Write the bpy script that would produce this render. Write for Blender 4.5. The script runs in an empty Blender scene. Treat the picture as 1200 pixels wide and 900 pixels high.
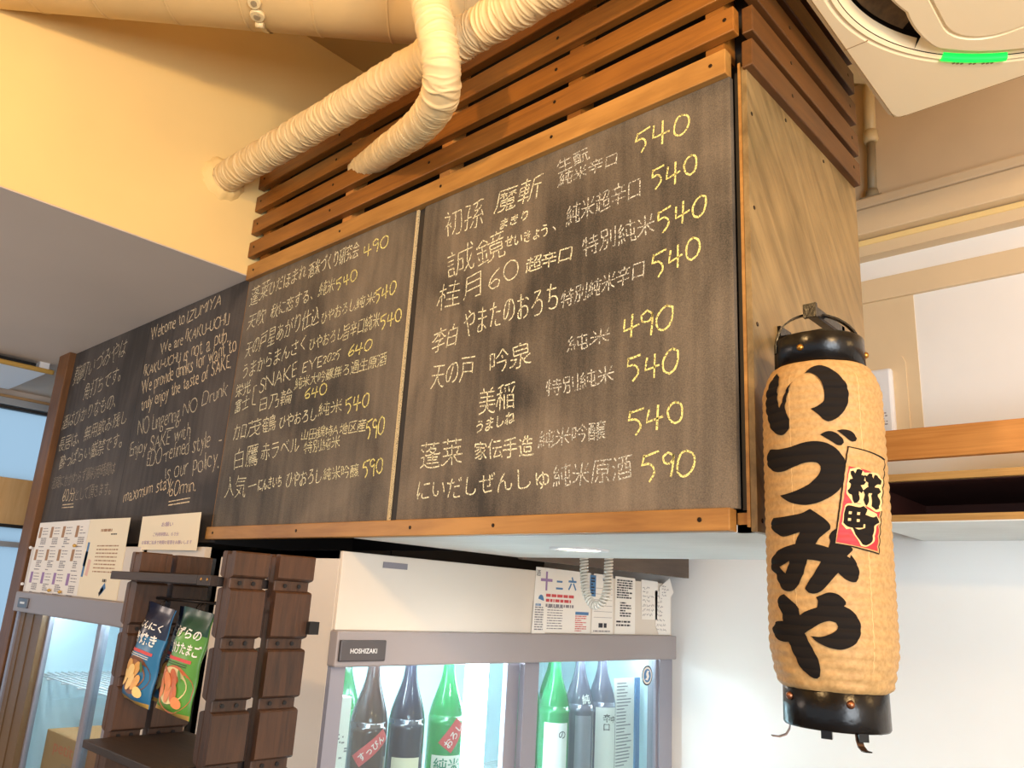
import bpy, bmesh, math, random
from mathutils import Vector, Matrix
from mathutils.geometry import tessellate_polygon
random.seed(7)
R_ = math.radians
C = bpy.context.scene.collection
H = 1.65            # height of the camera above the floor; z values below are given from the camera level

# ------------------------------------------------------------------ camera
def make_camera():
    yaw, pit, rol, f = -0.75392303, 0.2669761, 0.05876223, 0.92690611
    fwd = Vector((math.sin(yaw)*math.cos(pit), math.cos(yaw)*math.cos(pit), math.sin(pit)))
    rt = Vector((math.cos(yaw), -math.sin(yaw), 0))
    up = rt.cross(fwd)
    r2 = rt*math.cos(rol) + up*math.sin(rol)
    u2 = -rt*math.sin(rol) + up*math.cos(rol)
    cd = bpy.data.cameras.new('camera')
    cd.sensor_width = 36; cd.lens = f*1000/1200*36
    cd.clip_start = .02
    o = bpy.data.objects.new('camera', cd); C.objects.link(o)
    m = Matrix((r2, u2, -fwd)).transposed().to_4x4()
    m.translation = Vector((0, 0, H))
    o.matrix_world = m
    bpy.context.scene.camera = o
make_camera()

# ------------------------------------------------------------------ world, lights, exposure
sc = bpy.context.scene
vs = sc.view_settings
vs.view_transform = 'Standard'; vs.look = 'None'; vs.gamma = 1; vs.use_curve_mapping = False
vs.exposure = 0.40
w = bpy.data.worlds.new('world'); sc.world = w; w.use_nodes = True
w.node_tree.nodes['Background'].inputs[0].default_value = (.80, .90, 1.0, 1)
w.node_tree.nodes['Background'].inputs[1].default_value = .75

def light(name, kind, loc, power, col, size=.05, target=None, spot=None, blend=.5, size_y=None):
    l = bpy.data.lights.new(name, kind); l.energy = power; l.color = col
    if kind == 'AREA':
        l.size = size
        if size_y: l.shape = 'RECTANGLE'; l.size_y = size_y
    else: l.shadow_soft_size = size
    if kind == 'SPOT': l.spot_size = R_(spot); l.spot_blend = blend
    o = bpy.data.objects.new(name, l); C.objects.link(o)
    o.location = (loc[0], loc[1], loc[2]+H)
    if target:
        d = Vector((target[0]-loc[0], target[1]-loc[1], target[2]-loc[2]))
        o.rotation_euler = d.to_track_quat('-Z', 'Y').to_euler()
    return o
WARM = (1.0, .63, .27)
light('warm_track_spot', 'POINT', (-.80, -.30, 1.10), 44, WARM, .035)
light('warm_counter_spot', 'POINT', (.85, .30, .80), 48, WARM, .05)
light('cool_window_fill', 'AREA', (2.2, -.6, .0), 96, (.86, .93, 1.0), 1.6, target=(-.4, 2.9, -.1))  # added cool area light standing in for an unseen window

light('warm_wall_fill', 'POINT', (1.5, 1.7, .72), 15, WARM, .06)  # added fill out of view, brightens the upper back wall and shelf
light('low_ceiling_fill', 'POINT', (-4.1, -1.0, .35), 34, (1, .80, .66), .12)  # added fill out of view, brightens the low ceiling

# ------------------------------------------------------------------ material helpers
def mat(name):
    m = bpy.data.materials.new(name); m.use_nodes = True
    nt = m.node_tree; b = nt.nodes['Principled BSDF']
    return m, nt, b
def s2l(c):
    return tuple((x/255/12.92 if x/255 <= .04045 else ((x/255+.055)/1.055)**2.4) for x in c) + (1,)
def nd(nt, t, **k):
    n = nt.nodes.new(t)
    for a, v in k.items(): setattr(n, a, v)
    return n
def plain(name, col, rough=.5, metal=0, coat=0, spec=.5, noise=0, nscale=30, bump=0):
    m, nt, b = mat(name); c = s2l(col)
    b.inputs['Base Color'].default_value = c
    b.inputs['Roughness'].default_value = rough; b.inputs['Metallic'].default_value = metal
    b.inputs['Coat Weight'].default_value = coat; b.inputs['Specular IOR Level'].default_value = spec
    if noise or bump:
        tc = nd(nt, 'ShaderNodeTexCoord'); n = nd(nt, 'ShaderNodeTexNoise')
        n.inputs['Scale'].default_value = nscale; n.inputs['Detail'].default_value = 4
        nt.links.new(tc.outputs['Object'], n.inputs['Vector'])
        if noise:
            r = nd(nt, 'ShaderNodeValToRGB')
            r.color_ramp.elements[0].position = .3; r.color_ramp.elements[1].position = .7
            r.color_ramp.elements[0].color = tuple(x*(1-noise) for x in c[:3])+(1,)
            r.color_ramp.elements[1].color = tuple(min(1, x*(1+noise*.5)) for x in c[:3])+(1,)
            nt.links.new(n.outputs['Fac'], r.inputs['Fac']); nt.links.new(r.outputs['Color'], b.inputs['Base Color'])
        if bump:
            bp = nd(nt, 'ShaderNodeBump'); bp.inputs['Strength'].default_value = bump; bp.inputs['Distance'].default_value = .004
            nt.links.new(n.outputs['Fac'], bp.inputs['Height']); nt.links.new(bp.outputs['Normal'], b.inputs['Normal'])
    return m
def wood(name, dark, lightc, axis='X', scale=14, rough=.45, streak=22, bump=.15, coat=0, contrast=(.32, .68), rot=0):
    m, nt, b = mat(name)
    tc = nd(nt, 'ShaderNodeTexCoord'); mp = nd(nt, 'ShaderNodeMapping')
    s = {'X': (1, streak, streak), 'Y': (streak, 1, streak), 'Z': (streak, streak, 1)}[axis]
    mp.inputs['Scale'].default_value = s
    if rot:
        m0 = nd(nt, 'ShaderNodeMapping'); m0.inputs['Rotation'].default_value = (rot, 0, 0)
        nt.links.new(tc.outputs['Object'], m0.inputs['Vector']); nt.links.new(m0.outputs['Vector'], mp.inputs['Vector'])
    else: nt.links.new(tc.outputs['Object'], mp.inputs['Vector'])
    n = nd(nt, 'ShaderNodeTexNoise'); n.inputs['Scale'].default_value = scale/4; n.inputs['Detail'].default_value = 8
    n.inputs['Roughness'].default_value = .65; n.inputs['Distortion'].default_value = .6
    nt.links.new(mp.outputs['Vector'], n.inputs['Vector'])
    n2 = nd(nt, 'ShaderNodeTexNoise'); n2.inputs['Scale'].default_value = 3.0; n2.inputs['Detail'].default_value = 3
    nt.links.new(tc.outputs['Object'], n2.inputs['Vector'])
    mx = nd(nt, 'ShaderNodeMath', operation='MULTIPLY_ADD'); mx.inputs[1].default_value = .5
    nt.links.new(n2.outputs['Fac'], mx.inputs[0]); 
    ml = nd(nt, 'ShaderNodeMath', operation='MULTIPLY'); ml.inputs[1].default_value = .5
    nt.links.new(n.outputs['Fac'], ml.inputs[0]); nt.links.new(ml.outputs[0], mx.inputs[2])
    r = nd(nt, 'ShaderNodeValToRGB'); e = r.color_ramp.elements
    e[0].position, e[1].position = contrast; e[0].color = s2l(dark); e[1].color = s2l(lightc)
    nt.links.new(mx.outputs[0], r.inputs['Fac']); nt.links.new(r.outputs['Color'], b.inputs['Base Color'])
    b.inputs['Roughness'].default_value = rough; b.inputs['Coat Weight'].default_value = coat
    bp = nd(nt, 'ShaderNodeBump'); bp.inputs['Strength'].default_value = bump; bp.inputs['Distance'].default_value = .002
    nt.links.new(n.outputs['Fac'], bp.inputs['Height']); nt.links.new(bp.outputs['Normal'], b.inputs['Normal'])
    return m
def emis(name, col, strength):
    m, nt, b = mat(name)
    b.inputs['Base Color'].default_value = s2l(col)
    b.inputs['Emission Color'].default_value = s2l(col); b.inputs['Emission Strength'].default_value = strength
    return m
def glass(name, tint=(235, 245, 248), refl=.10, frost=0):
    m, nt, b = mat(name); nt.nodes.remove(b)
    t = nd(nt, 'ShaderNodeBsdfTransparent'); t.inputs[0].default_value = s2l(tint)
    g = nd(nt, 'ShaderNodeBsdfGlossy'); g.inputs['Roughness'].default_value = .03
    mx = nd(nt, 'ShaderNodeMixShader'); mx.inputs[0].default_value = refl
    nt.links.new(t.outputs[0], mx.inputs[1]); nt.links.new(g.outputs[0], mx.inputs[2])
    nt.links.new(mx.outputs[0], nt.nodes['Material Output'].inputs[0])
    return m
def chalk(name, col, amount=.52):
    m, nt, b = mat(name); b.inputs['Base Color'].default_value = s2l(col); b.inputs['Roughness'].default_value = .9
    b.inputs['Specular IOR Level'].default_value = .1
    tc = nd(nt, 'ShaderNodeTexCoord'); n = nd(nt, 'ShaderNodeTexNoise'); n.inputs['Scale'].default_value = 420; n.inputs['Detail'].default_value = 2
    nt.links.new(tc.outputs['Object'], n.inputs['Vector'])
    r = nd(nt, 'ShaderNodeValToRGB'); r.color_ramp.elements[0].position = amount-.12; r.color_ramp.elements[1].position = amount+.02
    r.color_ramp.elements[0].color = (.06, .06, .06, 1)
    nt.links.new(n.outputs['Fac'], r.inputs['Fac']); nt.links.new(r.outputs['Color'], b.inputs['Alpha'])
    return m
def board_mat(name, base, dust, amt, seed):
    m, nt, b = mat(name); tc = nd(nt, 'ShaderNodeTexCoord')
    mp = nd(nt, 'ShaderNodeMapping'); mp.inputs['Location'].default_value = (seed, seed*2, 0); mp.inputs['Scale'].default_value = (2.2, 1, 1.5)
    nt.links.new(tc.outputs['Object'], mp.inputs['Vector'])
    a = nd(nt, 'ShaderNodeTexNoise'); a.inputs['Scale'].default_value = 1.7; a.inputs['Detail'].default_value = 6; a.inputs['Distortion'].default_value = .8
    nt.links.new(mp.outputs['Vector'], a.inputs['Vector'])
    mp2 = nd(nt, 'ShaderNodeMapping'); mp2.inputs['Scale'].default_value = (28, 1, 1.3)
    nt.links.new(tc.outputs['Object'], mp2.inputs['Vector'])
    s = nd(nt, 'ShaderNodeTexNoise'); s.inputs['Scale'].default_value = 1.5; s.inputs['Detail'].default_value = 4
    nt.links.new(mp2.outputs['Vector'], s.inputs['Vector'])
    g = nd(nt, 'ShaderNodeTexNoise'); g.inputs['Scale'].default_value = 380; g.inputs['Detail'].default_value = 2
    nt.links.new(tc.outputs['Object'], g.inputs['Vector'])
    m1 = nd(nt, 'ShaderNodeMath', operation='MULTIPLY_ADD'); m1.inputs[1].default_value = .35
    nt.links.new(s.outputs['Fac'], m1.inputs[0]); nt.links.new(a.outputs['Fac'], m1.inputs[2])
    m2 = nd(nt, 'ShaderNodeMath', operation='MULTIPLY_ADD'); m2.inputs[1].default_value = .45
    nt.links.new(g.outputs['Fac'], m2.inputs[0]); nt.links.new(m1.outputs[0], m2.inputs[2])
    r = nd(nt, 'ShaderNodeValToRGB'); e = r.color_ramp.elements
    e[0].position = .46; e[1].position = .78; e[0].color = s2l(base); e[1].color = s2l(dust)
    ms = nd(nt, 'ShaderNodeMath', operation='MULTIPLY_ADD'); ms.inputs[1].default_value = .6; ms.inputs[2].default_value = amt
    nt.links.new(m2.outputs[0], ms.inputs[0]); nt.links.new(ms.outputs[0], r.inputs['Fac'])
    nt.links.new(r.outputs['Color'], b.inputs['Base Color'])
    b.inputs['Roughness'].default_value = .62; b.inputs['Specular IOR Level'].default_value = .35
    return m

M = {}
M['wall'] = plain('painted_plaster', (238, 208, 142), .75, noise=.05, nscale=2.5, bump=.06)
M['wall_white'] = plain('white_plaster', (242, 240, 236), .7, noise=.03, nscale=3, bump=.10)
M['wall_beige'] = plain('old_beige_paint', (224, 200, 162), .7, noise=.06, nscale=4, bump=.08)
M['ceiling_low'] = plain('low_ceiling_paint', (214, 200, 186), .8, noise=.03, nscale=2)
M['ceiling'] = plain('ceiling_paint', (206, 170, 106), .8, noise=.05, nscale=3)
M['floor'] = plain('floor_concrete', (120, 112, 104), .6, noise=.15, nscale=4)
M['dark'] = plain('black_paint_and_shade', (20, 18, 18), .7)  # black parts, and shade painted into the slat and vent gaps
M['groove'] = plain('dark_painted_wood', (40, 36, 34), .6)
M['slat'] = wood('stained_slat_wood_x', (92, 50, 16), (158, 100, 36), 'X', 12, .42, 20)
M['slat_y_shaded'] = wood('shaded_slat_wood_y', (60, 34, 13), (104, 64, 26), 'Y', 12, .45, 20)  # same slat wood, shade of the box end put into a darker colour
M['trim'] = wood('trim_wood', (128, 84, 36), (184, 134, 68), 'X', 10, .45, 10, contrast=(.36, .62))
M['ply'] = wood('plywood_side', (84, 66, 38), (148, 122, 80), 'Y', 14, .42, 9, rot=.9, contrast=(.36, .62))
M['wash'] = wood('white_washed_board', (206, 208, 204), (240, 241, 238), 'X', 16, .6, 40, bump=.05)
M['post'] = wood('brown_post', (70, 42, 18), (128, 82, 38), 'Z', 12, .5, 14)
M['rack'] = wood('dark_rack_wood', (18, 11, 7), (84, 54, 34), 'Z', 26, .55, 12, bump=.5)
M['rack_x'] = wood('dark_rack_wood_x', (22, 16, 14), (54, 40, 34), 'X', 26, .6, 14, bump=.5)
M['shelf'] = wood('shelf_rail_wood', (176, 108, 44), (214, 148, 76), 'X', 20, .5, 30, bump=.2)
M['plyedge'] = wood('plywood_edge', (150, 104, 50), (206, 160, 92), 'X', 20, .6, 30)
M['redwood'] = plain('dark_red_brown_inside', (62, 24, 14), .6, noise=.2, nscale=10)
M['bandwood'] = wood('pale_wood_band', (206, 160, 100), (232, 194, 140), 'Z', 12, .5, 12)
M['brownboard'] = wood('grey_brown_board', (78, 66, 58), (112, 98, 86), 'Y', 12, .6, 12)
M['screw'] = plain('screw_steel', (52, 40, 30), .4, .8)
M['wrap'] = plain('pipe_wrap_vinyl', (228, 202, 152), .5, noise=.05, nscale=25, bump=.15)
M['duct'] = plain('duct_paint', (220, 190, 136), .5, noise=.05, nscale=6, bump=.03)
M['steel'] = plain('painted_steel', (226, 206, 160), .4)
M['pipe_grey'] = plain('grey_conduit', (150, 136, 108), .5)
M['acplastic'] = plain('ac_cream_plastic', (246, 226, 186), .45)
M['acdark'] = plain('ac_dark_inside', (42, 28, 16), .7, noise=.4, nscale=18)
M['acseam'] = plain('ac_seam', (150, 116, 70), .6)
M['green_led'] = emis('green_led', (0, 232, 72), 1.0)
M['fr_white'] = plain('fridge_white_panel', (220, 210, 196), .38, noise=.02, nscale=3)
M['fr_head'] = plain('fridge_grey_header', (150, 142, 142), .4)
M['fr_frame'] = plain('fridge_door_frame', (142, 140, 150), .35, .2)
M['fr_in'] = plain('fridge_inside', (212, 230, 236), .5)
M['fr_jamb'] = plain('fridge_brown_jamb', (112, 86, 56), .45, noise=.1, nscale=3)
M['glass'] = glass('door_glass', (236, 246, 248), .07)
M['tube'] = emis('fridge_light_tube', (228, 246, 255), 20)
M['top_fill'] = emis('fridge_top_fill', (236, 247, 255), 32)  # added glow for even light inside the fridges
M['badge'] = plain('badge_metal', (92, 88, 90), .3, .6)
M['silver'] = plain('silver_letters', (226, 226, 226), .4)
M['paper'] = plain('paper_white', (240, 236, 228), .8)
M['paper2'] = plain('paper_cream', (244, 232, 204), .8)
M['print'] = plain('print_black', (54, 52, 58), .8)
M['print_g'] = plain('print_grey', (134, 130, 136), .8)
M['print_b'] = plain('print_blue', (84, 130, 176), .8)
M['print_r'] = plain('print_red', (206, 84, 86), .8)
M['print_gr'] = plain('print_green', (40, 140, 110), .8)
M['print_p'] = plain('print_purple', (158, 130, 176), .8)
M['print_o'] = plain('print_brown', (170, 132, 100), .8)
M['lan_paper'] = None
M['lacquer'] = plain('black_lacquer', (12, 10, 10), .25, spec=.35, bump=.15, nscale=90)
M['brass'] = plain('brass_rivet', (176, 128, 60), .3, .9)
M['copper'] = plain('copper_rivet', (150, 98, 70), .35, .9)
M['hookm'] = plain('bronze_hook', (96, 74, 62), .4, .8)
M['ink'] = plain('black_brush_ink', (24, 19, 16), .85, spec=.2)
M['label_red'] = plain('label_red', (214, 36, 44), .6)
M['label_halo'] = plain('label_cream', (222, 188, 130), .6)
M['cord'] = plain('white_coil_cord', (224, 218, 206), .4)
M['cardboard'] = plain('cardboard', (196, 140, 84), .8, noise=.05, nscale=8)
M['cardboard2'] = plain('cardboard_brown', (172, 104, 60), .8, noise=.05, nscale=8)
M['orange'] = plain('orange_print', (222, 112, 60), .7)
M['white_plastic'] = plain('white_plastic', (236, 236, 238), .35)
M['gold'] = plain('gold_strip', (206, 164, 84), .4, .3)
M['lamp'] = emis('downlight_lens', (255, 244, 214), 5)
M['frost'] = None
m, nt, b = mat('lantern_paper')
b.inputs['Base Color'].default_value = s2l((232, 190, 118)); b.inputs['Roughness'].default_value = .6
n = nd(nt, 'ShaderNodeTexNoise'); n.inputs['Scale'].default_value = 150; n.inputs['Detail'].default_value = 5
tc = nd(nt, 'ShaderNodeTexCoord'); nt.links.new(tc.outputs['Object'], n.inputs['Vector'])
r = nd(nt, 'ShaderNodeValToRGB'); r.color_ramp.elements[0].color = s2l((190, 150, 94)); r.color_ramp.elements[1].color = s2l((208, 169, 112))
r.color_ramp.elements[0].position = .35; r.color_ramp.elements[1].position = .65
nt.links.new(n.outputs['Fac'], r.inputs['Fac']); nt.links.new(r.outputs['Color'], b.inputs['Base Color'])
bp = nd(nt, 'ShaderNodeBump'); bp.inputs['Strength'].default_value = .12; bp.inputs['Distance'].default_value = .003
nt.links.new(n.outputs['Fac'], bp.inputs['Height']); nt.links.new(bp.outputs['Normal'], b.inputs['Normal'])
tr = nd(nt, 'ShaderNodeBsdfTranslucent'); nt.links.new(r.outputs['Color'], tr.inputs['Color'])
mx = nd(nt, 'ShaderNodeMixShader'); mx.inputs[0].default_value = .25
nt.links.new(b.outputs[0], mx.inputs[1]); nt.links.new(tr.outputs[0], mx.inputs[2]); nt.links.new(mx.outputs[0], nt.nodes['Material Output'].inputs[0])
M['lan_paper'] = m
m, nt, b = mat('frosted_window'); nt.nodes.remove(b)
t1 = nd(nt, 'ShaderNodeBsdfTranslucent'); t1.inputs[0].default_value = s2l((220, 236, 246))
t2 = nd(nt, 'ShaderNodeBsdfTransparent'); t2.inputs[0].default_value = s2l((220, 236, 246))
g = nd(nt, 'ShaderNodeBsdfGlossy'); g.inputs['Roughness'].default_value = .2
m1 = nd(nt, 'ShaderNodeMixShader'); m1.inputs[0].default_value = .5
nt.links.new(t1.outputs[0], m1.inputs[1]); nt.links.new(t2.outputs[0], m1.inputs[2])
m2 = nd(nt, 'ShaderNodeMixShader'); m2.inputs[0].default_value = .06
nt.links.new(m1.outputs[0], m2.inputs[1]); nt.links.new(g.outputs[0], m2.inputs[2]); nt.links.new(m2.outputs[0], nt.nodes['Material Output'].inputs[0])
M['frost'] = m
M['ck_n'] = chalk('chalk_cream', (246, 240, 204), .50)
M['ck_d'] = chalk('chalk_white', (226, 224, 208), .54)
M['ck_c'] = chalk('chalk_cream_small', (240, 234, 190), .50)
M['ck_y'] = chalk('chalk_yellow', (238, 228, 146), .48)
M['ck_e'] = chalk('chalk_warm', (246, 222, 184), .48)
M['ck_g'] = chalk('chalk_pale', (222, 208, 180), .50)
M['ck_f'] = chalk('chalk_faint', (176, 164, 146), .51)
M['board_r'] = board_mat('chalkboard_right', (58, 54, 49), (136, 122, 104), .055, 3.1)
M['board_m'] = board_mat('chalkboard_middle', (58, 54, 49), (130, 118, 102), .06, 1.3)
M['board_l'] = board_mat('chalkboard_left', (54, 49, 46), (104, 95, 88), .0, 5.7)
M['dust'] = chalk('chalk_dust_ridge', (206, 186, 146), .47)

# ------------------------------------------------------------------ geometry helpers
class MB:
    def __init__(s): s.v = []; s.f = []; s.m = []; s.sm = []
    def add(s, vs, fs, mi=0, smooth=False):
        o = len(s.v); s.v += [tuple(p) for p in vs]
        for f in fs: s.f.append([i+o for i in f]); s.m.append(mi); s.sm.append(smooth)
        return s
    def box(s, x0, x1, y0, y1, z0, z1, mi=0, bev=0):
        if bev:
            b = bmesh.new(); bmesh.ops.create_cube(b, size=1)
            bmesh.ops.scale(b, vec=(x1-x0, y1-y0, z1-z0), verts=b.verts)
            bmesh.ops.translate(b, vec=((x0+x1)/2, (y0+y1)/2, (z0+z1)/2), verts=b.verts)
            bmesh.ops.bevel(b, geom=b.edges[:], offset=bev, segments=2, affect='EDGES', profile=.5)
            b.verts.index_update()
            s.add([v.co[:] for v in b.verts], [[v.index for v in f.verts] for f in b.faces], mi); b.free(); return s
        vs = [(x, y, z) for z in (z0, z1) for y in (y0, y1) for x in (x0, x1)]
        s.add(vs, [(0, 2, 3, 1), (4, 5, 7, 6), (0, 1, 5, 4), (2, 6, 7, 3), (1, 3, 7, 5), (0, 4, 6, 2)], mi); return s
    def tube(s, pts, rad, n=12, mi=0, cap=True, smooth=True):
        pts = [Vector(p) for p in pts]; N = len(pts)
        if not callable(rad):
            rr = rad if isinstance(rad, (list, tuple)) else [rad]*N
            fn = lambda i, a: rr[i]
        else: fn = rad
        t0 = (pts[1]-pts[0]).normalized()
        u = t0.orthogonal().normalized(); vs = []
        for i in range(N):
            t = (pts[min(i+1, N-1)]-pts[max(i-1, 0)]).normalized()
            u = (u - t*u.dot(t)).normalized(); w_ = t.cross(u)
            for k in range(n):
                a = 2*math.pi*k/n; q = fn(i, a)
                vs.append(pts[i] + u*math.cos(a)*q + w_*math.sin(a)*q)
        fs = [(i*n+k, i*n+(k+1) % n, (i+1)*n+(k+1) % n, (i+1)*n+k) for i in range(N-1) for k in range(n)]
        s.add(vs, fs, mi, smooth)
        if cap:
            s.add(vs[:n], [list(range(n))[::-1]], mi); s.add(vs[-n:], [list(range(n))], mi)
        return s
    def lathe(s, prof, cx, cy, n=48, mi=0, cap=False, smooth=True):
        vs = [(cx+r*math.sin(2*math.pi*k/n), cy-r*math.cos(2*math.pi*k/n), z) for r, z in prof for k in range(n)]
        fs = [(i*n+k, i*n+(k+1) % n, (i+1)*n+(k+1) % n, (i+1)*n+k) for i in range(len(prof)-1) for k in range(n)]
        s.add(vs, fs, mi, smooth)
        if cap:
            s.add(vs[:n], [list(range(n))[::-1]], mi); s.add(vs[-n:], [list(range(n))], mi)
        return s
    def sphere(s, c, r, n=12, mi=0, sc_=(1, 1, 1)):
        prof = [(r*math.sin(math.pi*i/n), -r*math.cos(math.pi*i/n)) for i in range(n+1)]
        vs = [(c[0]+q*math.cos(2*math.pi*k/(2*n))*sc_[0], c[1]+q*math.sin(2*math.pi*k/(2*n))*sc_[1], c[2]+z*sc_[2]) for q, z in prof for k in range(2*n)]
        N = 2*n
        s.add(vs, [(i*N+k, i*N+(k+1) % N, (i+1)*N+(k+1) % N, (i+1)*N+k) for i in range(n) for k in range(N)], mi, True); return s
    def poly(s, pts, mi=0): return s.add(pts, [list(range(len(pts)))], mi)
    def prism(s, pts2, f0, f1, mi=0):
        # pts2: list of 2-D points; f0/f1 map a 2-D point to the two ends
        n = len(pts2); a = [f0(p) for p in pts2]; b = [f1(p) for p in pts2]
        s.add(a+b, [list(range(n))[::-1], [i+n for i in range(n)]] + [(i, (i+1) % n, n+(i+1) % n, n+i) for i in range(n)], mi); return s
    def build(s, name, mats, parent=None, lift=True, tri=False):
        me = bpy.data.meshes.new(name)
        off = H if lift else 0
        me.from_pydata([(x, y, z+off) for x, y, z in s.v], [], s.f)
        for m_ in (mats if isinstance(mats, (list, tuple)) else [mats]): me.materials.append(m_)
        me.polygons.foreach_set('material_index', s.m); me.polygons.foreach_set('use_smooth', s.sm)
        b = bmesh.new(); b.from_mesh(me); bmesh.ops.remove_doubles(b, verts=b.verts, dist=1e-6); bmesh.ops.recalc_face_normals(b, faces=b.faces); b.to_mesh(me); b.free()
        me.update()
        o = bpy.data.objects.new(name, me); C.objects.link(o)
        if parent is not None: attach(o, parent)
        return o
def attach(o, parent):
    bpy.context.view_layer.update()
    o.parent = parent; o.matrix_parent_inverse = world_of(parent).inverted()
def world_of(o):
    m = o.matrix_basis.copy()
    if o.parent is not None: m = world_of(o.parent) @ o.matrix_parent_inverse @ m
    return m
def tag(o, label, cat, group=None):
    o['label'] = label; o['category'] = cat
    if group: o['group'] = group
    return o
def thing(name, label, cat, loc=(0, 0, 0), group=None):
    o = bpy.data.objects.new(name, None); C.objects.link(o); o.location = (loc[0], loc[1], loc[2]+H)
    o.empty_display_size = .05
    return tag(o, label, cat, group)
def struct(name, mb, mats):
    o = mb.build(name, mats); o['kind'] = 'structure'; return o
def catmull(P, k=4, closed=False, corner=50):
    P = [Vector(p) for p in P]; n = len(P); out = []
    def sharp(i):
        if not closed and (i == 0 or i == n-1): return True
        a = P[i]-P[i-1]; b_ = P[(i+1) % n]-P[i]
        if a.length < 1e-9 or b_.length < 1e-9: return True
        return a.angle(b_) > R_(corner)
    for i in range(n if closed else n-1):
        p1, p2 = P[i], P[(i+1) % n]
        p0 = p1 - (p2-p1) if sharp(i) else P[i-1]
        p3 = p2 + (p2-p1) if sharp((i+1) % n) else P[(i+2) % n]
        for j in range(k):
            t = j/k
            out.append(.5*((2*p1)+(p2-p0)*t+(2*p0-5*p1+4*p2-p3)*t*t+(3*p1-p0-3*p2+p3)*t**3))
    if not closed: out.append(P[-1])
    return out
def text_faces(body, bold=0, shear=0):
    c = bpy.data.curves.new('t', 'FONT'); c.body = body; c.size = 1; c.resolution_u = 3; c.offset = bold; c.shear = shear
    o = bpy.data.objects.new('t', c); C.objects.link(o)
    me = o.evaluated_get(bpy.context.evaluated_depsgraph_get()).to_mesh()
    vs = [(v.co.x, v.co.y) for v in me.vertices]; fs = [list(p.vertices) for p in me.polygons]
    bpy.data.objects.remove(o); bpy.data.curves.remove(c)
    return vs, fs
def put_text(mb, body, fn, x, y, size, mi=0, width=None, bold=0, center=False):
    vs, fs = text_faces(body, bold)
    if not vs: return
    x0 = min(v[0] for v in vs); x1 = max(v[0] for v in vs)
    kx = width/(x1-x0) if width else size
    ox = x - (kx*(x1-x0)/2 if center else 0)
    mb.add([fn(ox+(a-x0)*kx, y+b_*size) for a, b_ in vs], fs, mi)

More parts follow.
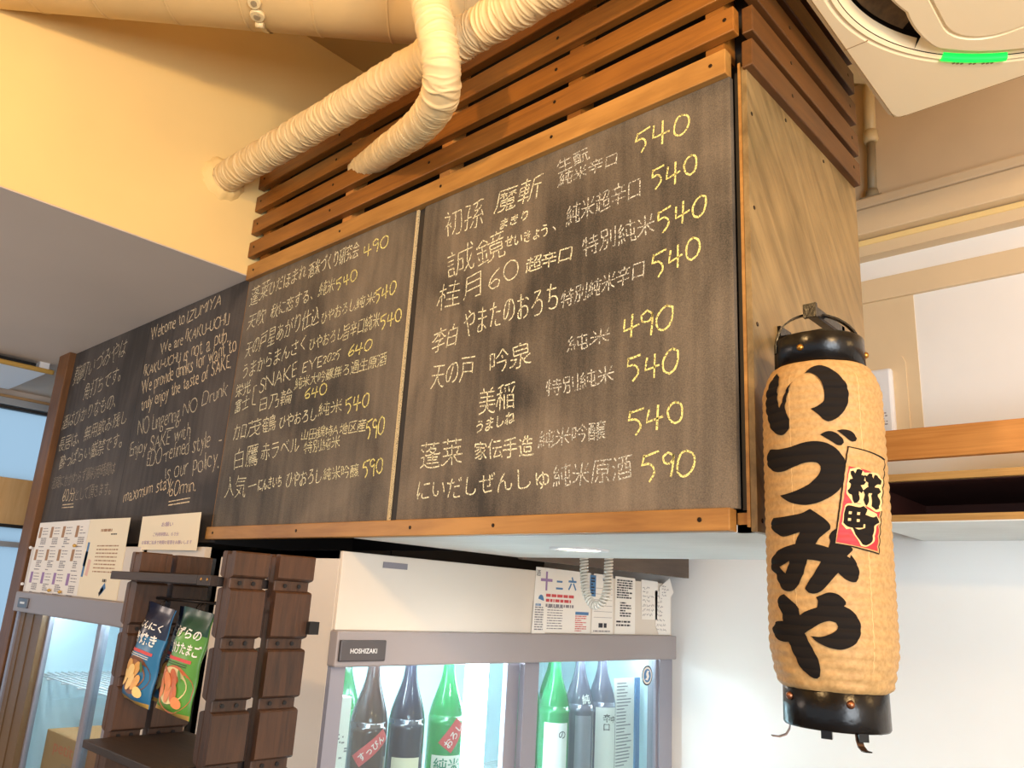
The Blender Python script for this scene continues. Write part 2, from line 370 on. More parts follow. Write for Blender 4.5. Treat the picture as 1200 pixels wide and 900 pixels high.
# ---- handwriting strokes, chalk lines on the boards and brush lettering of the lantern (room coordinates, metres)
# each stroke: points packed as x*64+y on a 64 x 64 grid
GL = {
45: [[1050,602]],
46: [[593,723]],
48: [[1042,1298,1428,1626,1636,1512,1387,1133,940,746,679,546,540,662,850,1042]],
50: [[487,555,941,1259,1448,1442,1376,918,850],[1554,722,528]],
52: [[668,736,1062,1384],[475,604,1628],[1517,1384,1426]],
53: [[1453,748,737,1184,1437,1497,1428,1170,658,594,468]],
54: [[1260,1000,804,602,662,914,1234,1492,1558,1563,1438,1247,734]],
57: [[914,1238,1435,1570,1574,1451,1133,876,616,611,800,927,1504]],
65: [[1324,1322],[1819,859],[465,795,859,926,1191,1257,1322],[1322,1448,1759,1819,1883,2129]],
67: [[2390,2259,2002,1809,1234,980,791,605,608,742,1001,1324,2028,2219,2344]],
68: [[1042,1490,1875,2265,2334,2339,2152,1835,1261,748,722,1042]],
69: [[735,1567],[1645,748,722,1618]],
72: [[735,2207],[2220,2194],[722,748]],
73: [[748,722]],
75: [[1056,736],[1056,1122,1576,1576,1901,2094],[1056,1118,2065,2320],[722,748]],
76: [[748,722,1682]],
77: [[722,745],[745,1000,1440,1504,1632,2088,2345],[2386,2411]],
78: [[2324,2133,1063,745],[2386,2412],[658,680,745,684]],
79: [[741,937,1260,1773,2028,2407,2531,2589,2457,2196,2002,1745,1234,917,729,605,609,741]],
83: [[470,595,913,1234,1428,1497,1435,1246,738,612,615,682,941,1261,1451,1576]],
85: [[684,666,727,852,1297,1553,1810,1940,2134,2138,2156]],
87: [[3502,3373,3372,2842,2776,2647],[493,1049,1239],[1233,1239],[2642,2647],[2647,2520,2089,1963,1833,1369,1239]],
89: [[2094,1900,1443,1250],[1234,1250],[430,621,1122,1250]],
90: [[1900,1832,854,786],[2158,1964,621],[464,786,2130]],
97: [[1243,986,729,533,531,721,913,1234],[1234,1297,1489,1554],[478,545,802,994,1248,1234]],
98: [[620,658,849,1298,1492,1623,1566,1378,1058,609]],
99: [[1491,1426,1233,850,661,601,605,736,866,1250,1442,1503]],
100: [[1580,1554,978,787,598,602,605,865,1058,1570]],
101: [[603,1499,1503,1314,994,736,603,598,724,978,1233,1554]],
102: [[1133,876,745,658],[930,482]],
103: [[855,724,720],[720,1168,1422,1421,1418,1417,1159,775,520,460,591,720],[1250,1371,1305,1112,855,729,603,607,802,1506]],
104: [[672,1058,1314,1441,1565,1554],[684,658]],
105: [[674,658]],
106: [[392,520,651,674],[682,682]],
107: [[1050,1051,1441,1507,1699],[1050,1617,1808],[1050,666],[684,658]],
108: [[684,658]],
109: [[594,608],[2386,2397,2273,2146,1954,1503],[608,1058,1250,1441,1502,1490]],
110: [[672,658],[672,1058,1314,1441,1565,1554]],
111: [[1105,1297,1555,1684,1752,1695,1505,1314,1058,865,605,599,660,786,1105]],
112: [[594,1298,1492,1624,1628,1440,1186,610,583]],
114: [[670,863,993,1186,1378],[674,658]],
115: [[530,721,1041,1235,1236,1239,1112,669,673,802,994,1250,1311]],
116: [[1122,610,417],[1300,1298,1169,913,786,724,739,807]],
117: [[1506,1491],[674,661,723,849,1105,1491]],
118: [[981,854,546],[1635,1507,1175,981,978]],
119: [[1878,2007,2338,2467],[981,1110,1311,1439],[1442,1439],[1873,1878,1750,1566,1439],[546,854,981,977]],
120: [[1115,1113],[1808,1617,1113,1115,925,610,420],[1763,1635,658,336]],
121: [[982,919,546],[390,583,978,981,1176,1442]],
12289: [[1168,1106,663]],
12290: [[656,782,974,1232,1300,1177,1049,793,534,530,656]],
12300: [[3188,2484,2458]],
12301: [[1319,1294,526]],
12354: [[1620,1170,914,725,793,1054,1249,1506],[2404,2340],[1644,1580],[940,1964,2669,2734],[2127,2448,2836,2968,2975,2786,2596,1957,1572],[1622,1815,2076,2272,2340,2404,2408],[1682,1502,1650]],
12356: [[1819,1880,1554,1362,1108,984,863,877],[3033,2851,2603]],
12358: [[996,996,1510,2151,2469,2658,2653,2519,2130,1488],[2415,1393]],
12362: [[1438,1439],[1450,1450],[2540,2668,3112],[2091,1450,810],[2064,2514,2707,2838,2844,2528,2017,1439,1438,1181,922,792,788,850,1104,1360,1426,1458]],
12363: [[1448,1384],[2731,3104,3101],[1521,1448,1383,1380,1179,849,720,656],[1426,1488,1936,2130,2265,2278,2152,1960,679]],
12364: [[3102,2731],[3060,3248],[1320,1316,1247,981,720],[2738,2862],[1448,1455,1457,1522],[1425,1552,1872,2066,2203,2274,2214,1960,1384,679]],
12365: [[2093,2029],[2340,2337,2524,2459],[1050,983,1043,1360,1743,2448,2578],[1970,2029,2093,2212],[1005,1964,2670],[2853,2147,996],[2075,2394,2396,2459,2395,2459]],
12367: [[2289,1187,1184,2384]],
12373: [[1117,982,1234,1680,2512],[2077,2653,2278,2282],[2154,2097],[2925,2859,2090,1194,938,875]],
12375: [[1265,1173,1361,1743,2320,2643,2903,2906]],
12377: [[2156,2156],[3116,2156,747],[2072,2008,2007,2008],[2136,2072,2009,1689,1561,1435,1373,1441,1572,1700,2148],[2162,2148,2206,2203,2137,2134,2004,1745,1423,1360]],
12378: [[2932,3119],[2610,2671],[683,2987],[1944,1943,1943,1943],[2020,1572,1378,1312,1308,1433,1560,1945,1944,2007],[2097,2019,2143,2138,2009,2005,1874,1487,1359,1232]],
12379: [[2471,2471],[1253,1254],[2011,2395,2461,2480],[2706,2705,2385,1617,1425,1299,1239,1263],[3048,612]],
12380: [[1189,1188],[3246,3122],[2800,2860],[2416,2397,2331,1947],[1263,1174,1298,1424,1680,2641],[548,2983]],
12383: [[3025,2193,2066,1877,1945],[2084,2980],[1450,1451],[913,1314,1384,1451,1520,1522,1650],[746,1771,2092]],
12384: [[3117,2993],[2796,2671],[1321,1386],[2896,2064,1811,1816],[2851,2019],[1457,1386,1320,1317,1183,784],[681,1321,1450,1963]],
12385: [[1387,1451],[1245,1438,1439,1825,2401,2718,2842,2708,2385,1680,1424,1297],[811,1387,2604],[1050,1245,1386,1451,1522]],
12387: [[1681,2065,2580,2777,2847,2785,2532,2149,1700,992]],
12389: [[677,1448,2091,2601,2854,2976,2907,2712,2260,1490],[3119,2995],[2797,2673]],
12390: [[2157,2155,1896,1700,1627,1687,1939,2257,2576],[748,2927]],
12391: [[2705,2576,2130,1813,1626,1632,1700,1896,2155,2157],[2722,2597],[3107,2919],[2926,683]],
12392: [[1264,1636],[2834,2448,1489,1235,1046,1181,1570,1636,1828,2667]],
12394: [[1515,1586,1650],[3047,2539],[728,857,1053,1384,1386],[2391,2646,2836],[746,1450,1451,1771,2028],[2329,1753,1430,1427,1552,1743,2127,2321,2391,2328,2340]],
12395: [[1179,1047,917],[2924,1900],[1690,1685,1938,2322,3026],[912,917,791,801,1008]],
12397: [[745,1322],[659,662,729,1054,1247],[3156,3030,2838],[1381,1318,1394],[2841,2522,2138,1944,1876,2065,2449,2642,2838,2916,2792,2667,2411,2155,1897,1509,1445,1446,1381,1445,1381],[1232,1248,1381]],
12398: [[1966,1759,1430,1236,1108,980,791,732,735,870,1324,1838,2094,2541,2730,2981,2970,2774,2579,2064]],
12399: [[2520,2839,3091],[853,1046,1115],[3049,1704],[2522,2010,1689,1622,1619,1745,1936,2256,2450,2517,2467,2544],[848,853,791,801,944]],
12401: [[2455,2711,2901],[788,982,1051],[3117,2925,2800,2802,2932,3124,3251,3312,3117],[2985,2984,2792,1640],[880,734,729,784],[2457,1817,1559,1492,1554,1680,1808,2192,2385,2451,2416]],
12402: [[3101,2912,2788,2661],[2544,2542,2661,2596,2592,2521,2389,2194,1872,1551,1232,1043,918,924,1058,1451,1517],[1711,1517,813]],
12411: [[2468,2468],[853,1046,1115],[3092,2775,2520],[3044,1700],[2991,1774],[944,801,791,853,848],[2478,2451,2385,2128,1809,1619,1622,1753,2010,2457]],
12414: [[1964,1964],[1954,1955],[2008,2327,2835],[2861,2797,1964,1005],[995,1954,2852],[1970,1938,1872,1359,1104,978,982,1176,1369,1945]],
12415: [[1135,2031,1964,1766,1698],[2716,2971,3097],[2718,1954,1250,927,667,662,851,1043,1236,1500,1570],[1871,2128,2517,2783,2853]],
12418: [[1514,1450],[1438,1439],[2143,1438,736],[2154,1194,811],[1374,1439],[2594,2720,2843,2838,2836,2642,2256,1744,1427,1366,1373,1439,1521,1586]],
12420: [[1714,2094],[1318,1317],[2077,2653,2846,2977,3046,2858,2667,2026,1318,1253,1060,738],[1006,1380,1626,1808,1998]],
12421: [[1128,1057,1108],[1678,1872,1939,2068,2069,2149,2090],[1561,1560,1749,1940,2388,2645,2842,2847,2786,2469,1893,1635,1311,1244,1051]],
12423: [[1878,2134,2451,2641],[1827,2660],[1834,1872,1678,1358,1168,1041,1044,1174,1303,1879]],
12425: [[1457,2414],[1297,1424,1680,2256,2514,2774,2781,2719,2529,2018,1633,1310,1245,1052],[1129,1054,1052,986]],
12426: [[1128,1319],[1189,1318,1450,1709,1967,2350,2476,2600,2656,2587,2455,2131,1937,1552],[1115,1189,1126,1266]],
12427: [[1635,1701,2155,2285,2351],[1199,2351],[924,1571,2275,2530,2782,2842,2838,2642,2192,2192,1807,1425,1362,1366,1431,1625,1944,2133,2192]],
12428: [[745,1322],[1247,1054,729,662,659],[1315,1508,1768,2155,2475,2664,2658,2520,2516,2642,2769,2962,3219,3286],[1394,1387,1322,1315,1248,1232]],
12429: [[2351,1199],[859,1247,1699],[2351,2284,1701,1699],[1700,1698,2083,2402,2593,2781,2774,2578,2192,1424]],
12431: [[745,1322],[1247,1054,729,662,659],[1315,1508,1960,2281,2664,2917,3104,3034,2644,2451,2130],[1394,1387,1322,1315,1248,1232]],
12435: [[782,720],[3099,3097,2834,2640,2320,2129,2067,2014,1952,1889,1633,1247],[1775,1250,1247,1052,720]],
12505: [[2663,2476],[3050,2863],[731,1448,1705,2336,3028]],
12521: [[2735,1135],[1297,1488,1681,2262,2653,2784,2852,933]],
12523: [[1263,1252,1177,980,721,529],[2096,2066,2322,2646,3100,3101]],
20035: [[2209,2212,2412,2417],[591,917,1117,1252,1264],[2417,753],[2191,2639,2832,2901,2977,2145,2080]],
20154: [[1895,1766,1696,1368,978,655],[1908,1895,2021,2142,2518,2960,3087]],
20181: [[999,742,546],[1446,3174],[2291,2256],[3088,1488],[974,998,999,1068,1331]],
20250: [[2706,2644,2392,2200],[1169,911],[2664,2534,1254,1128],[3037,733],[678,677,1128,1841,1970],[1169,1107,1497,1629],[3238,3046,2792,2664,2666,2158,1970],[2895,2770,1680,1168,1169]],
20253: [[2992,1648],[547,742,934],[2899,1553,1620,2080,2083],[3107,1443],[1268,1004,936,910],[2715,2838,2899,2963,3087]],
20809: [[3156,3152,3022,2318,2255,2275],[1891,1908],[945,1193],[2866,2601],[527,654,977,1238,1370,1442],[611,3107]],
20998: [[1635,1563,1365,1170,911,718,591],[2418,2479,2792,3108,3236],[869,995,2722,2576,2446,1998],[1459,1459,1196,869,676]],
21021: [[1498,1373,1311],[1506,1311],[1011,1136],[2224,2143,2008,1680],[1776,3056,3034,2897,2831,2702,2382,2255],[1038,991,1123,1320,1388,620],[1311,992,798,538]],
21029: [[1062,1702,1714,754,742,1062],[2574,2894,3023,3059],[2265,2286],[1054,1758,1680,1550,1230],[1062,1054,984,852,590]],
21033: [[532,992,1249],[1254,1254],[2574,2894,3023,3059],[1818,1502,1247],[2265,2286],[614,1830],[1265,1230],[623,945,1265,1330,1651,1779]],
21152: [[2194,3026],[1231,1487,1616,1707,619],[1075,991,921,656],[3023,3054,2222,2190]],
21306: [[3122,753,719,3151],[2080,2016],[1321,2080,2584],[2667,2145,1497,1302,1174]],
21407: [[2140,2127,2062,1678],[2158,2094,2026],[1495,1104],[3024,2710],[1379,2851],[3122,882,795,725,592],[2140,2844,2858,1386,1373,2140]],
21427: [[2711,2708],[2711,2775,2842,3044],[2335,2271,2141],[1873,1874],[1133,1137,1011],[1826,1896,1192],[1879,1239],[2932,2803,2670],[2404,3044],[1885,1245],[2126,2254,2708],[2708,2896,3150],[1844,1906,1901],[1250,1233],[1870,1890],[976,2066],[3117,813,729,526],[2018,1058],[2711,2583,2461,2335,2473]],
21475: [[851,2899],[2895,2927,879,847]],
21535: [[2846,2842,2644,2383,2254],[2846,1694],[2354,2795,3111],[2354,2290,1963,1574],[2343,2468],[661,687,1263,1242,666]],
21561: [[3087,3023,2770,2458,2331],[1964,3116,3112,2979],[661,687,1264,1241,665],[2036,1964,1635],[2341,2331,2068,1744,1486]],
22320: [[1763,1506],[2408,3051,3036,2970,2777],[2407,1765],[1321,553],[1011,985],[1775,1747,1808,1935,2959,3088,3156],[2420,2392],[598,919,985,1370]],
22763: [[2960,784],[614,3174],[1872,1908]],
22823: [[679,1831],[655,783,1042,1431,1629,1763,1892,1958,3111],[3087,2769,2454,2266,2019,1892,1908]],
22825: [[1890,1826],[654,1236,1496,1759,1888],[2992,752],[3106,1954,1890,1826,674],[3215,3086,2452,2138,2014,1888,1904]],
23403: [[1816,1684,1488],[2841,3153],[2334,2319,2254,2062],[2290,2286,1961,1895],[991,1440],[1950,1952,2276,2342],[539,604,989],[718,975,998,1328,1265,689],[1777,2290,2868,3123],[1757,2975],[2852,3101],[2795,2471,1895]],
23478: [[1700,1832],[1700,1508,864,672],[2398,2521,2709,3025,3088],[2009,1816,1751,1235,720],[1904,1844],[728,1243,1824],[3114,3056,1840,752,682],[1064,2664],[2787,2333,2012],[1422,1486,1742,1935,2068,2012,1951,1824,1826,1700]],
23500: [[2667,1067],[1905,1844],[1248,2656,2662,1126,1120,1248],[853,2837],[1883,1871],[2831,847],[3051,3056,1969,752,683],[847,858,923,2843,2831]],
23621: [[1359,2831],[2137,2153],[3106,866],[590,724,858,946,2930,2922,873],[1359,1369,2073,2841,2831]],
23665: [[1907,1873],[2986,2958],[746,785,2961]],
24481: [[1374,1361],[2964,3093,3120,2608,2574],[867,674,479],[1820,2204],[556,1012],[1317,2213],[1519,2223],[1839,1810],[1259,1195],[2258,1361],[1588,1519,1455,1323,1067,935,868,846]],
24651: [[2727,3042],[3089,2778],[2578,2511,2382,1295,1234,1241],[1844,1967],[656,857],[2223,2209],[1757,2070],[738,1129],[1519,1505],[687,3119]],
25144: [[988,2844],[689,3121],[590,919,988,1001,2857,2842]],
25163: [[2803,880],[605,3165],[2983,807],[1294,1678,1871,1905]],
25171: [[605,1053],[2672,2641,2510,2126],[1055,1504],[1451,619],[3184,1776],[1076,1039,974,718]],
26028: [[1179,1180],[2766,2789],[533,1749,1939],[3173,2149],[674,1698],[1711,623],[1179,1692,1705,680,668,1180],[1166,1204],[1742,1938,2073,2159,2930,3122]],
26085: [[977,2769],[993,2785],[2767,2801,1008,975]],
26088: [[2865,2802,2610,2032,878],[2840,984],[2831,975],[3051,2920,2791,1063,873,884],[975,992,2784,2831]],
26143: [[2796,1004],[2774,982],[1889,1871],[591,3087],[1054,1121,1061,997,1010,1010,2738,2802,2790,2725,1061],[665,729,990,2909]],
26178: [[1316,676],[2132,1881],[2420,2406],[2382,2638,2767,2790],[3166,1630],[3055,1775],[659,689,1329,1302,662],[1638,3174]],
26376: [[2727,1063],[2716,1052],[656,918,1052,1073,2738,2703,2638,2126]],
26446: [[3236,2980,2536,2219,2159],[1647,1580,1256,740,484],[1908,1894],[600,3096],[623,3119],[2336,2270,1883,1807,1614,1422,1358],[2721,1121]],
26628: [[2539,2606,2867],[1131,1135,883],[592,656,1172,1757],[3088,3088,2644,1949],[1903,1779],[677,747,3051,3109],[1870,1893],[3103,2079,1949,1757,1695,735]],
26690: [[997,1252,1376,1374],[1003,1003],[471,734,802,996],[3152,1424],[1710,2990],[2419,2404],[1636,3172],[2384,2399],[1387,619],[3034,1690],[974,995,996,1012]],
27531: [[2518,2711,3101],[2337,2338],[1244,926],[1679,2516],[2993,2675],[1696,2273,2402,2594,3172],[3116,1769],[1586,626],[607,937,1010],[3155,3152,3022,2894,2641,2516,2338,2228],[591,850,1046,1177,1244,1244,1446,1448,872]],
27671: [[1622,1558],[3155,3151,3086,2958,2768,2646,2658,866],[1135,3119],[1257,2793],[2002,1622,1558,1242,924],[1950,1622,1558,1428,911,718],[1204,1135,1071,808,614]],
27849: [[937,2793],[1777,1844,1972],[2328,2910,3102],[668,1372,1371,1239,978,592],[1890,1871,1678,1422],[1777,1008,943,994,2786,2800,1777],[3216,3088,2642,2453,2328,2201,2139,1884]],
28151: [[614,996],[2923,1515],[755,1136],[2129,2128,1936,1551],[1115,719],[2392,2649,3100],[2074,1562],[2923,2930,1586,1509,2852,2923],[2399,2447,2510,3086,3151,3218,3092],[1421,1551,1567]],
28961: [[1491,1551],[2255,2132],[2836,3087],[916,654],[618,682,812,1005],[2735,2713],[1561,1583],[2159,2137],[3097,601],[3044,676],[3055,1071],[985,1005,1204]],
29305: [[2007,2132],[1052,1053],[603,1052,1053,1438,1501],[1387,683],[1694,3166],[2382,2702,2767,2790],[1038,1076],[2420,2406],[3055,1839],[1638,3174],[752,682,547]],
29983: [[2846,990],[591,3087],[2987,1003],[1871,1908],[1203,1003,938,676]],
29987: [[1446,1450,1388,1391],[2604,2475,2406],[1780,1906,1968],[2839,1367],[1375,2910],[2082,2063],[2991,751],[3086,1102],[3110,870,792,590],[1506,1442,1375,1114]],
29992: [[923,2971],[1904,1871],[2982,934],[2446,2830,2895,2929,944,923,854,591]],
30000: [[1904,1873],[3025,721],[737,3041],[718,753,3056,3023]],
30010: [[2190,2574,2703,2735],[1108,1136],[674,1634],[3183,2031],[660,1621,1648,688,657]],
30333: [[2833,849],[2847,863],[1709,1711,1844],[2830,2861,876,846]],
30740: [[2081,2145],[736,543,539],[787,1428,1444,804],[1742,1938,2073,2162],[2866,2830],[1906,3122],[1458,626],[3169,1761],[784,799,737,1006,1010]],
31105: [[613,808,1003,1197],[3110,3046,2731,2541],[2784,992],[1881,1870,1742,1422],[527,719,1237],[2541,2541],[2541,2347,1957,1894],[1196,1197],[1196,1387,1641],[1199,1199],[2452,2580,3022],[3097,601],[2532,2548],[1204,1188],[1647,687],[3119,2607,2607,2415,1967]],
31179: [[1122,1313,1502,1500],[1127,1127],[2398,2525,2647,2834,3087,3215],[3114,3048,2849],[1962,1825,1760],[1575,551],[1102,1120,1057,1137],[1650,1459,1266,1137,688],[1678,1807,2002,2200,2333,2398,2484],[1122,863,796,535,533]],
31282: [[3088,2128],[2285,2407],[1708,1831],[3123,2867,2610,1712],[3117,2853],[1698,1678],[3097,2137],[1383,551],[3086,3105,2209,2126],[1009,974],[1394,1266,1073,624],[1435,1437,1248,993,799,534]],
31350: [[2218,2346,2981],[1578,997,741],[1903,1844],[3156,3087,3022,2574,2449,2462,798],[1634,1625,1428,847,527],[3115,3055,1903,687,683]],
31859: [[1890,1889],[2600,2929],[881,1193],[593,980,1240,1697],[2018,2394,2772,3089],[1908,1870],[610,1698,1697,2018,2082,3106]],
32020: [[662,527],[1040,1047],[1063,996,800,733],[679,747,877,1075],[1490,1368,1433],[1438,733],[3092,3152,3086,2574,2448,2420],[3034,1882,1894],[3182,1838],[3046,3032],[1379,1500],[1388,1127,679]],
32654: [[1390,1392,1204],[1824,1888],[3151,3022,2449,2006,2009],[2414,2483,2612,2676],[3168,608],[871,2855],[750,2990],[654,1297,1621,1689,1817,1888,1902],[3098,730]],
33538: [[1956,1956],[2261,2262],[2980,2983,2729],[1332,1324],[2420,2412],[3120,688],[3108,932,854,591],[1231,1423,2196,2262,2391,2585,2847],[1961,2075,2386,2766,3022,3152,3154]],
33713: [[2011,2452,2706,3088],[1883,1883],[1180,1249,1124,1127],[464,719,1171,1625,1691],[3121,689],[2983,807],[2420,2413],[1332,1325],[1870,1899],[3100,2140,2011,1691,1692,604],[2663,2659,2464,2524]],
34028: [[2148,1768],[746,998],[978,990,606],[2404,2404,2664,2730,1963],[2841,1561],[3121,625],[2845,1501],[3028,1428],[2414,2420],[1332,1326],[2194,2208],[1382,1768,1770,1898,1965,2093],[1249,1312,1568,2082,2148,2404,2466,3105,3234],[3152,3086,2062,1487,1170,978,591]],
35282: [[1460,1458],[984,2904],[2913,993],[1935,1961],[2510,2766,2895,2921,1001,743,551],[2218,2220,2415,2417,1394,1264,1069,1002,984,916,718]],
35488: [[1248,672],[947,1009,1005],[2604,2604],[2932,3120],[2713,2908,3108],[1748,1939,2067,2132,2210,1698],[1232,1242,666,656],[1254,678],[2708,2580,2254],[1325,557],[656,1232,1358,1422,1690,1708,3116],[2612,2653,2650,2713,2708,2832,2958,3151,3220]],
36196: [[1572,1496,1234,1040],[3092,3093,2782],[1934,2190,2255,2276],[597,857,990],[1908,1893],[2799,1007],[3109,677]],
36229: [[1181,1693],[1190,1190],[2721,3041,3030,2070,2081,2721],[1970,3122,3115,2983,2918,2662],[2418,2348,2151,1957,1765,1702,614],[1647,687],[1170,1204],[736,726,662,526],[726,917,979,1170,1169,1487,3087,3280]],
36650: [[1051,1051],[1961,2024,2856,2985],[2190,2209],[1519,623],[2657,2639],[1442,610],[1493,597],[1816,3096],[2894,3022,3088,3105,1825,1806],[1038,1076],[1447,1449,681,603,1435,1447],[2418,2734,2985,3112],[2418,2418,1963,1961,1833,1703,1447]],
36763: [[1379,1382,1259],[1844,1966],[1870,1890],[2926,878],[2969,729],[611,3107],[2403,2406,2539,2475,2478]],
36796: [[610,994,980],[2217,2408,2652,2904,3095],[3152,2767,1871,1424,980],[656,787,980],[1070,881],[1906,2159,2217,2152,2084,1885,1690,1431]],
36896: [[3152,3151,1806,1296,1233,978],[656,978],[978,995,611],[816,1005],[1629,1631,2911,2902,1621,1629],[2278,2292],[1711,3054],[3110,1382],[1450,1711,1714,1844]],
36942: [[1944,1951,2591,2520,1944],[1070,755],[1709,2285,2276],[526,528,722,980],[980,997,613],[980,1232,1678,2766,3151,3216],[1701,1714,1779,2803,2789],[2772,2964,3029,3044,2789,1508,1492]],
37202: [[1071,755],[932,614],[3024,1424],[2472,2472],[987,655],[3032,1432],[3039,2527,2464,2482],[1970,1953,1693,1437],[3186,1394],[1424,1448,3048,3024]],
37204: [[1001,1001],[2351,2351],[600,1688],[1681,593],[1010,994,862,797,605],[3177,3240,3236,2852,2863,1967],[2528,2510],[1695,1312,1330],[562,1714],[3162,1946],[1678,1705,617,590],[2356,2348,2149,1954,1698]],
37211: [[1001,1001],[2097,3057],[600,1688],[1934,2131,2200,2277],[1681,593],[3220,3216,3151,2830,2767,2789],[1010,994,862,797,605],[1695,1312,1330],[1957,3173],[562,1714],[1678,1705,617,590]],
37304: [[1257,1193],[2737,2798,3115],[937,937],[2225,2222],[2481,2420],[2836,3096],[664,1496],[1835,2222],[657,1489],[2063,2513],[1266,1184,1247,1503],[605,797,929,946],[562,1522],[1767,3111],[3106,1826],[3185,1777],[2730,2716],[2154,2140],[3164,1756],[590,681,1513,1486],[3151,2897,2834,2836,2646,2459],[1997,2063,2070],[2267,2265,2006,1749]],
37670: [[726,667],[3114,1898],[1518,1074],[1499,1430],[682,748,1074],[2416,2419,2548],[2446,2467],[1505,609],[1129,1105],[1873,1885,3101,3090,2897],[2416,3119,3043,1892,1903,1968,2416],[1618,591],[553,1449]],
37857: [[726,668],[2729,2861],[3155,3218,3150,2830,2638,2649],[1886,3038],[2152,2157],[1500,1430],[2481,2420],[2137,2134,2066,1807,1550],[609,1505],[1579,1449,745,682],[1041,1065],[1841,3121],[2137,2969,3034,3043,1956,1891,1882,1945,2137],[591,1554],[552,554,682,748,1009,1074],[1074,1454,1580,1578,1704,3176]],
38263: [[1118,1182],[2731,1195],[2725,1189],[2971,2389],[1938,1103,1202,2866],[3102,606],[3087,3086,2768,2450,2389,2197,1883,1886]],
38291: [[2329,1369],[1644,748],[3052,2156],[718,754,754,1650,1573,741],[2638,2894,3023,3025,3058,2994,2162,2162,2149,3045],[1360,1375,1440,2335,2322,1362]],
38609: [[793,594],[1899,2091],[1007,1007],[1683,1496],[2800,2676],[3152,2064],[623,1455,1444,1764,1829],[1185,1167,1038,910],[1694,606],[3107,2083],[3181,2093],[2704,2733],[3098,2074],[1012,1007,1007,937,612],[2062,2092,2292]],
38914: [[3108,1828],[1422,1614,2130],[2706,3150],[1073,1040,911,655],[1821,3101],[2418,2347],[561,1457],[1714,3186],[1828,1814,3030,3114,3051,1899,1834,1828]],
39154: [[2156,3115,2978],[1491,1041,720],[737,1633],[1202,1138,813,555],[1202,1709],[1255,1195],[2292,2155,1956],[1430,1616,1807,2131,2395,2523],[2469,2523,2651,2835,3151],[654,655,720,742,807,1639,1627,731]],
39764: [[2083,1955,1953],[1878,1812,1681,1423,1038],[2076,2012],[3216,3215,3086,2254,2127,2132],[1969,1972],[2578,2647],[2666,2407,2213],[2730,2859,3115],[1578,1514],[1572,1581],[2080,2007],[2669,2661],[2908,1244],[1577,1514],[1061,1707,1963],[1131,1451,1959],[2449,2834],[589,527,729,817,3185],[3173,2730,2666,2539,2283],[2080,1953,1248,1240,1303,2839,2904,2912,2080]],
40372: [[1871,2005],[2775,2900,3092],[1317,1381],[1199,1135],[2416,2419,2548],[737,609,544],[2320,2261],[2923,2027],[2582,2642],[3232,2016],[869,1701],[1616,784],[1623,791],[1630,798],[2021,2917,2928,2096,2031,2011,3099,3022,2958,2702],[683,687,1711,1707],[1321,1382,1296],[784,801,738,804,934,1070,1199,1204]],
40441: [[1550,1552],[1104,909],[1971,1969],[1238,3222],[1998,1936],[1064,1257],[1244,2844],[2082,1952],[1766,2982],[1837,3116],[2481,2468],[1764,3108],[3121,817,796,724,526],[1241,2841,2847,2784,1952,1247,1299,3027,3024,2893,2637,2574,2510,2448],[1905,1902,1706],[1256,1448,1706,1769,2985],[1706,1764],[1457,1454,1257,1251]],
40633: [[2332,2139,1942],[2792,2660,2596],[2335,2336],[2095,3119,3095,3025,2894,2638,2575],[1140,1125],[625,1649],[920,1047,1425],[1637,613],[2784,1888],[2319,2346],[526,590,978,1237,1173,1238,1435,1503,927],[2084,1960,1770,1642,1579,683],[2332,2523,2712,2774],[537,927,997],[1770,1966,2095,2164]]}
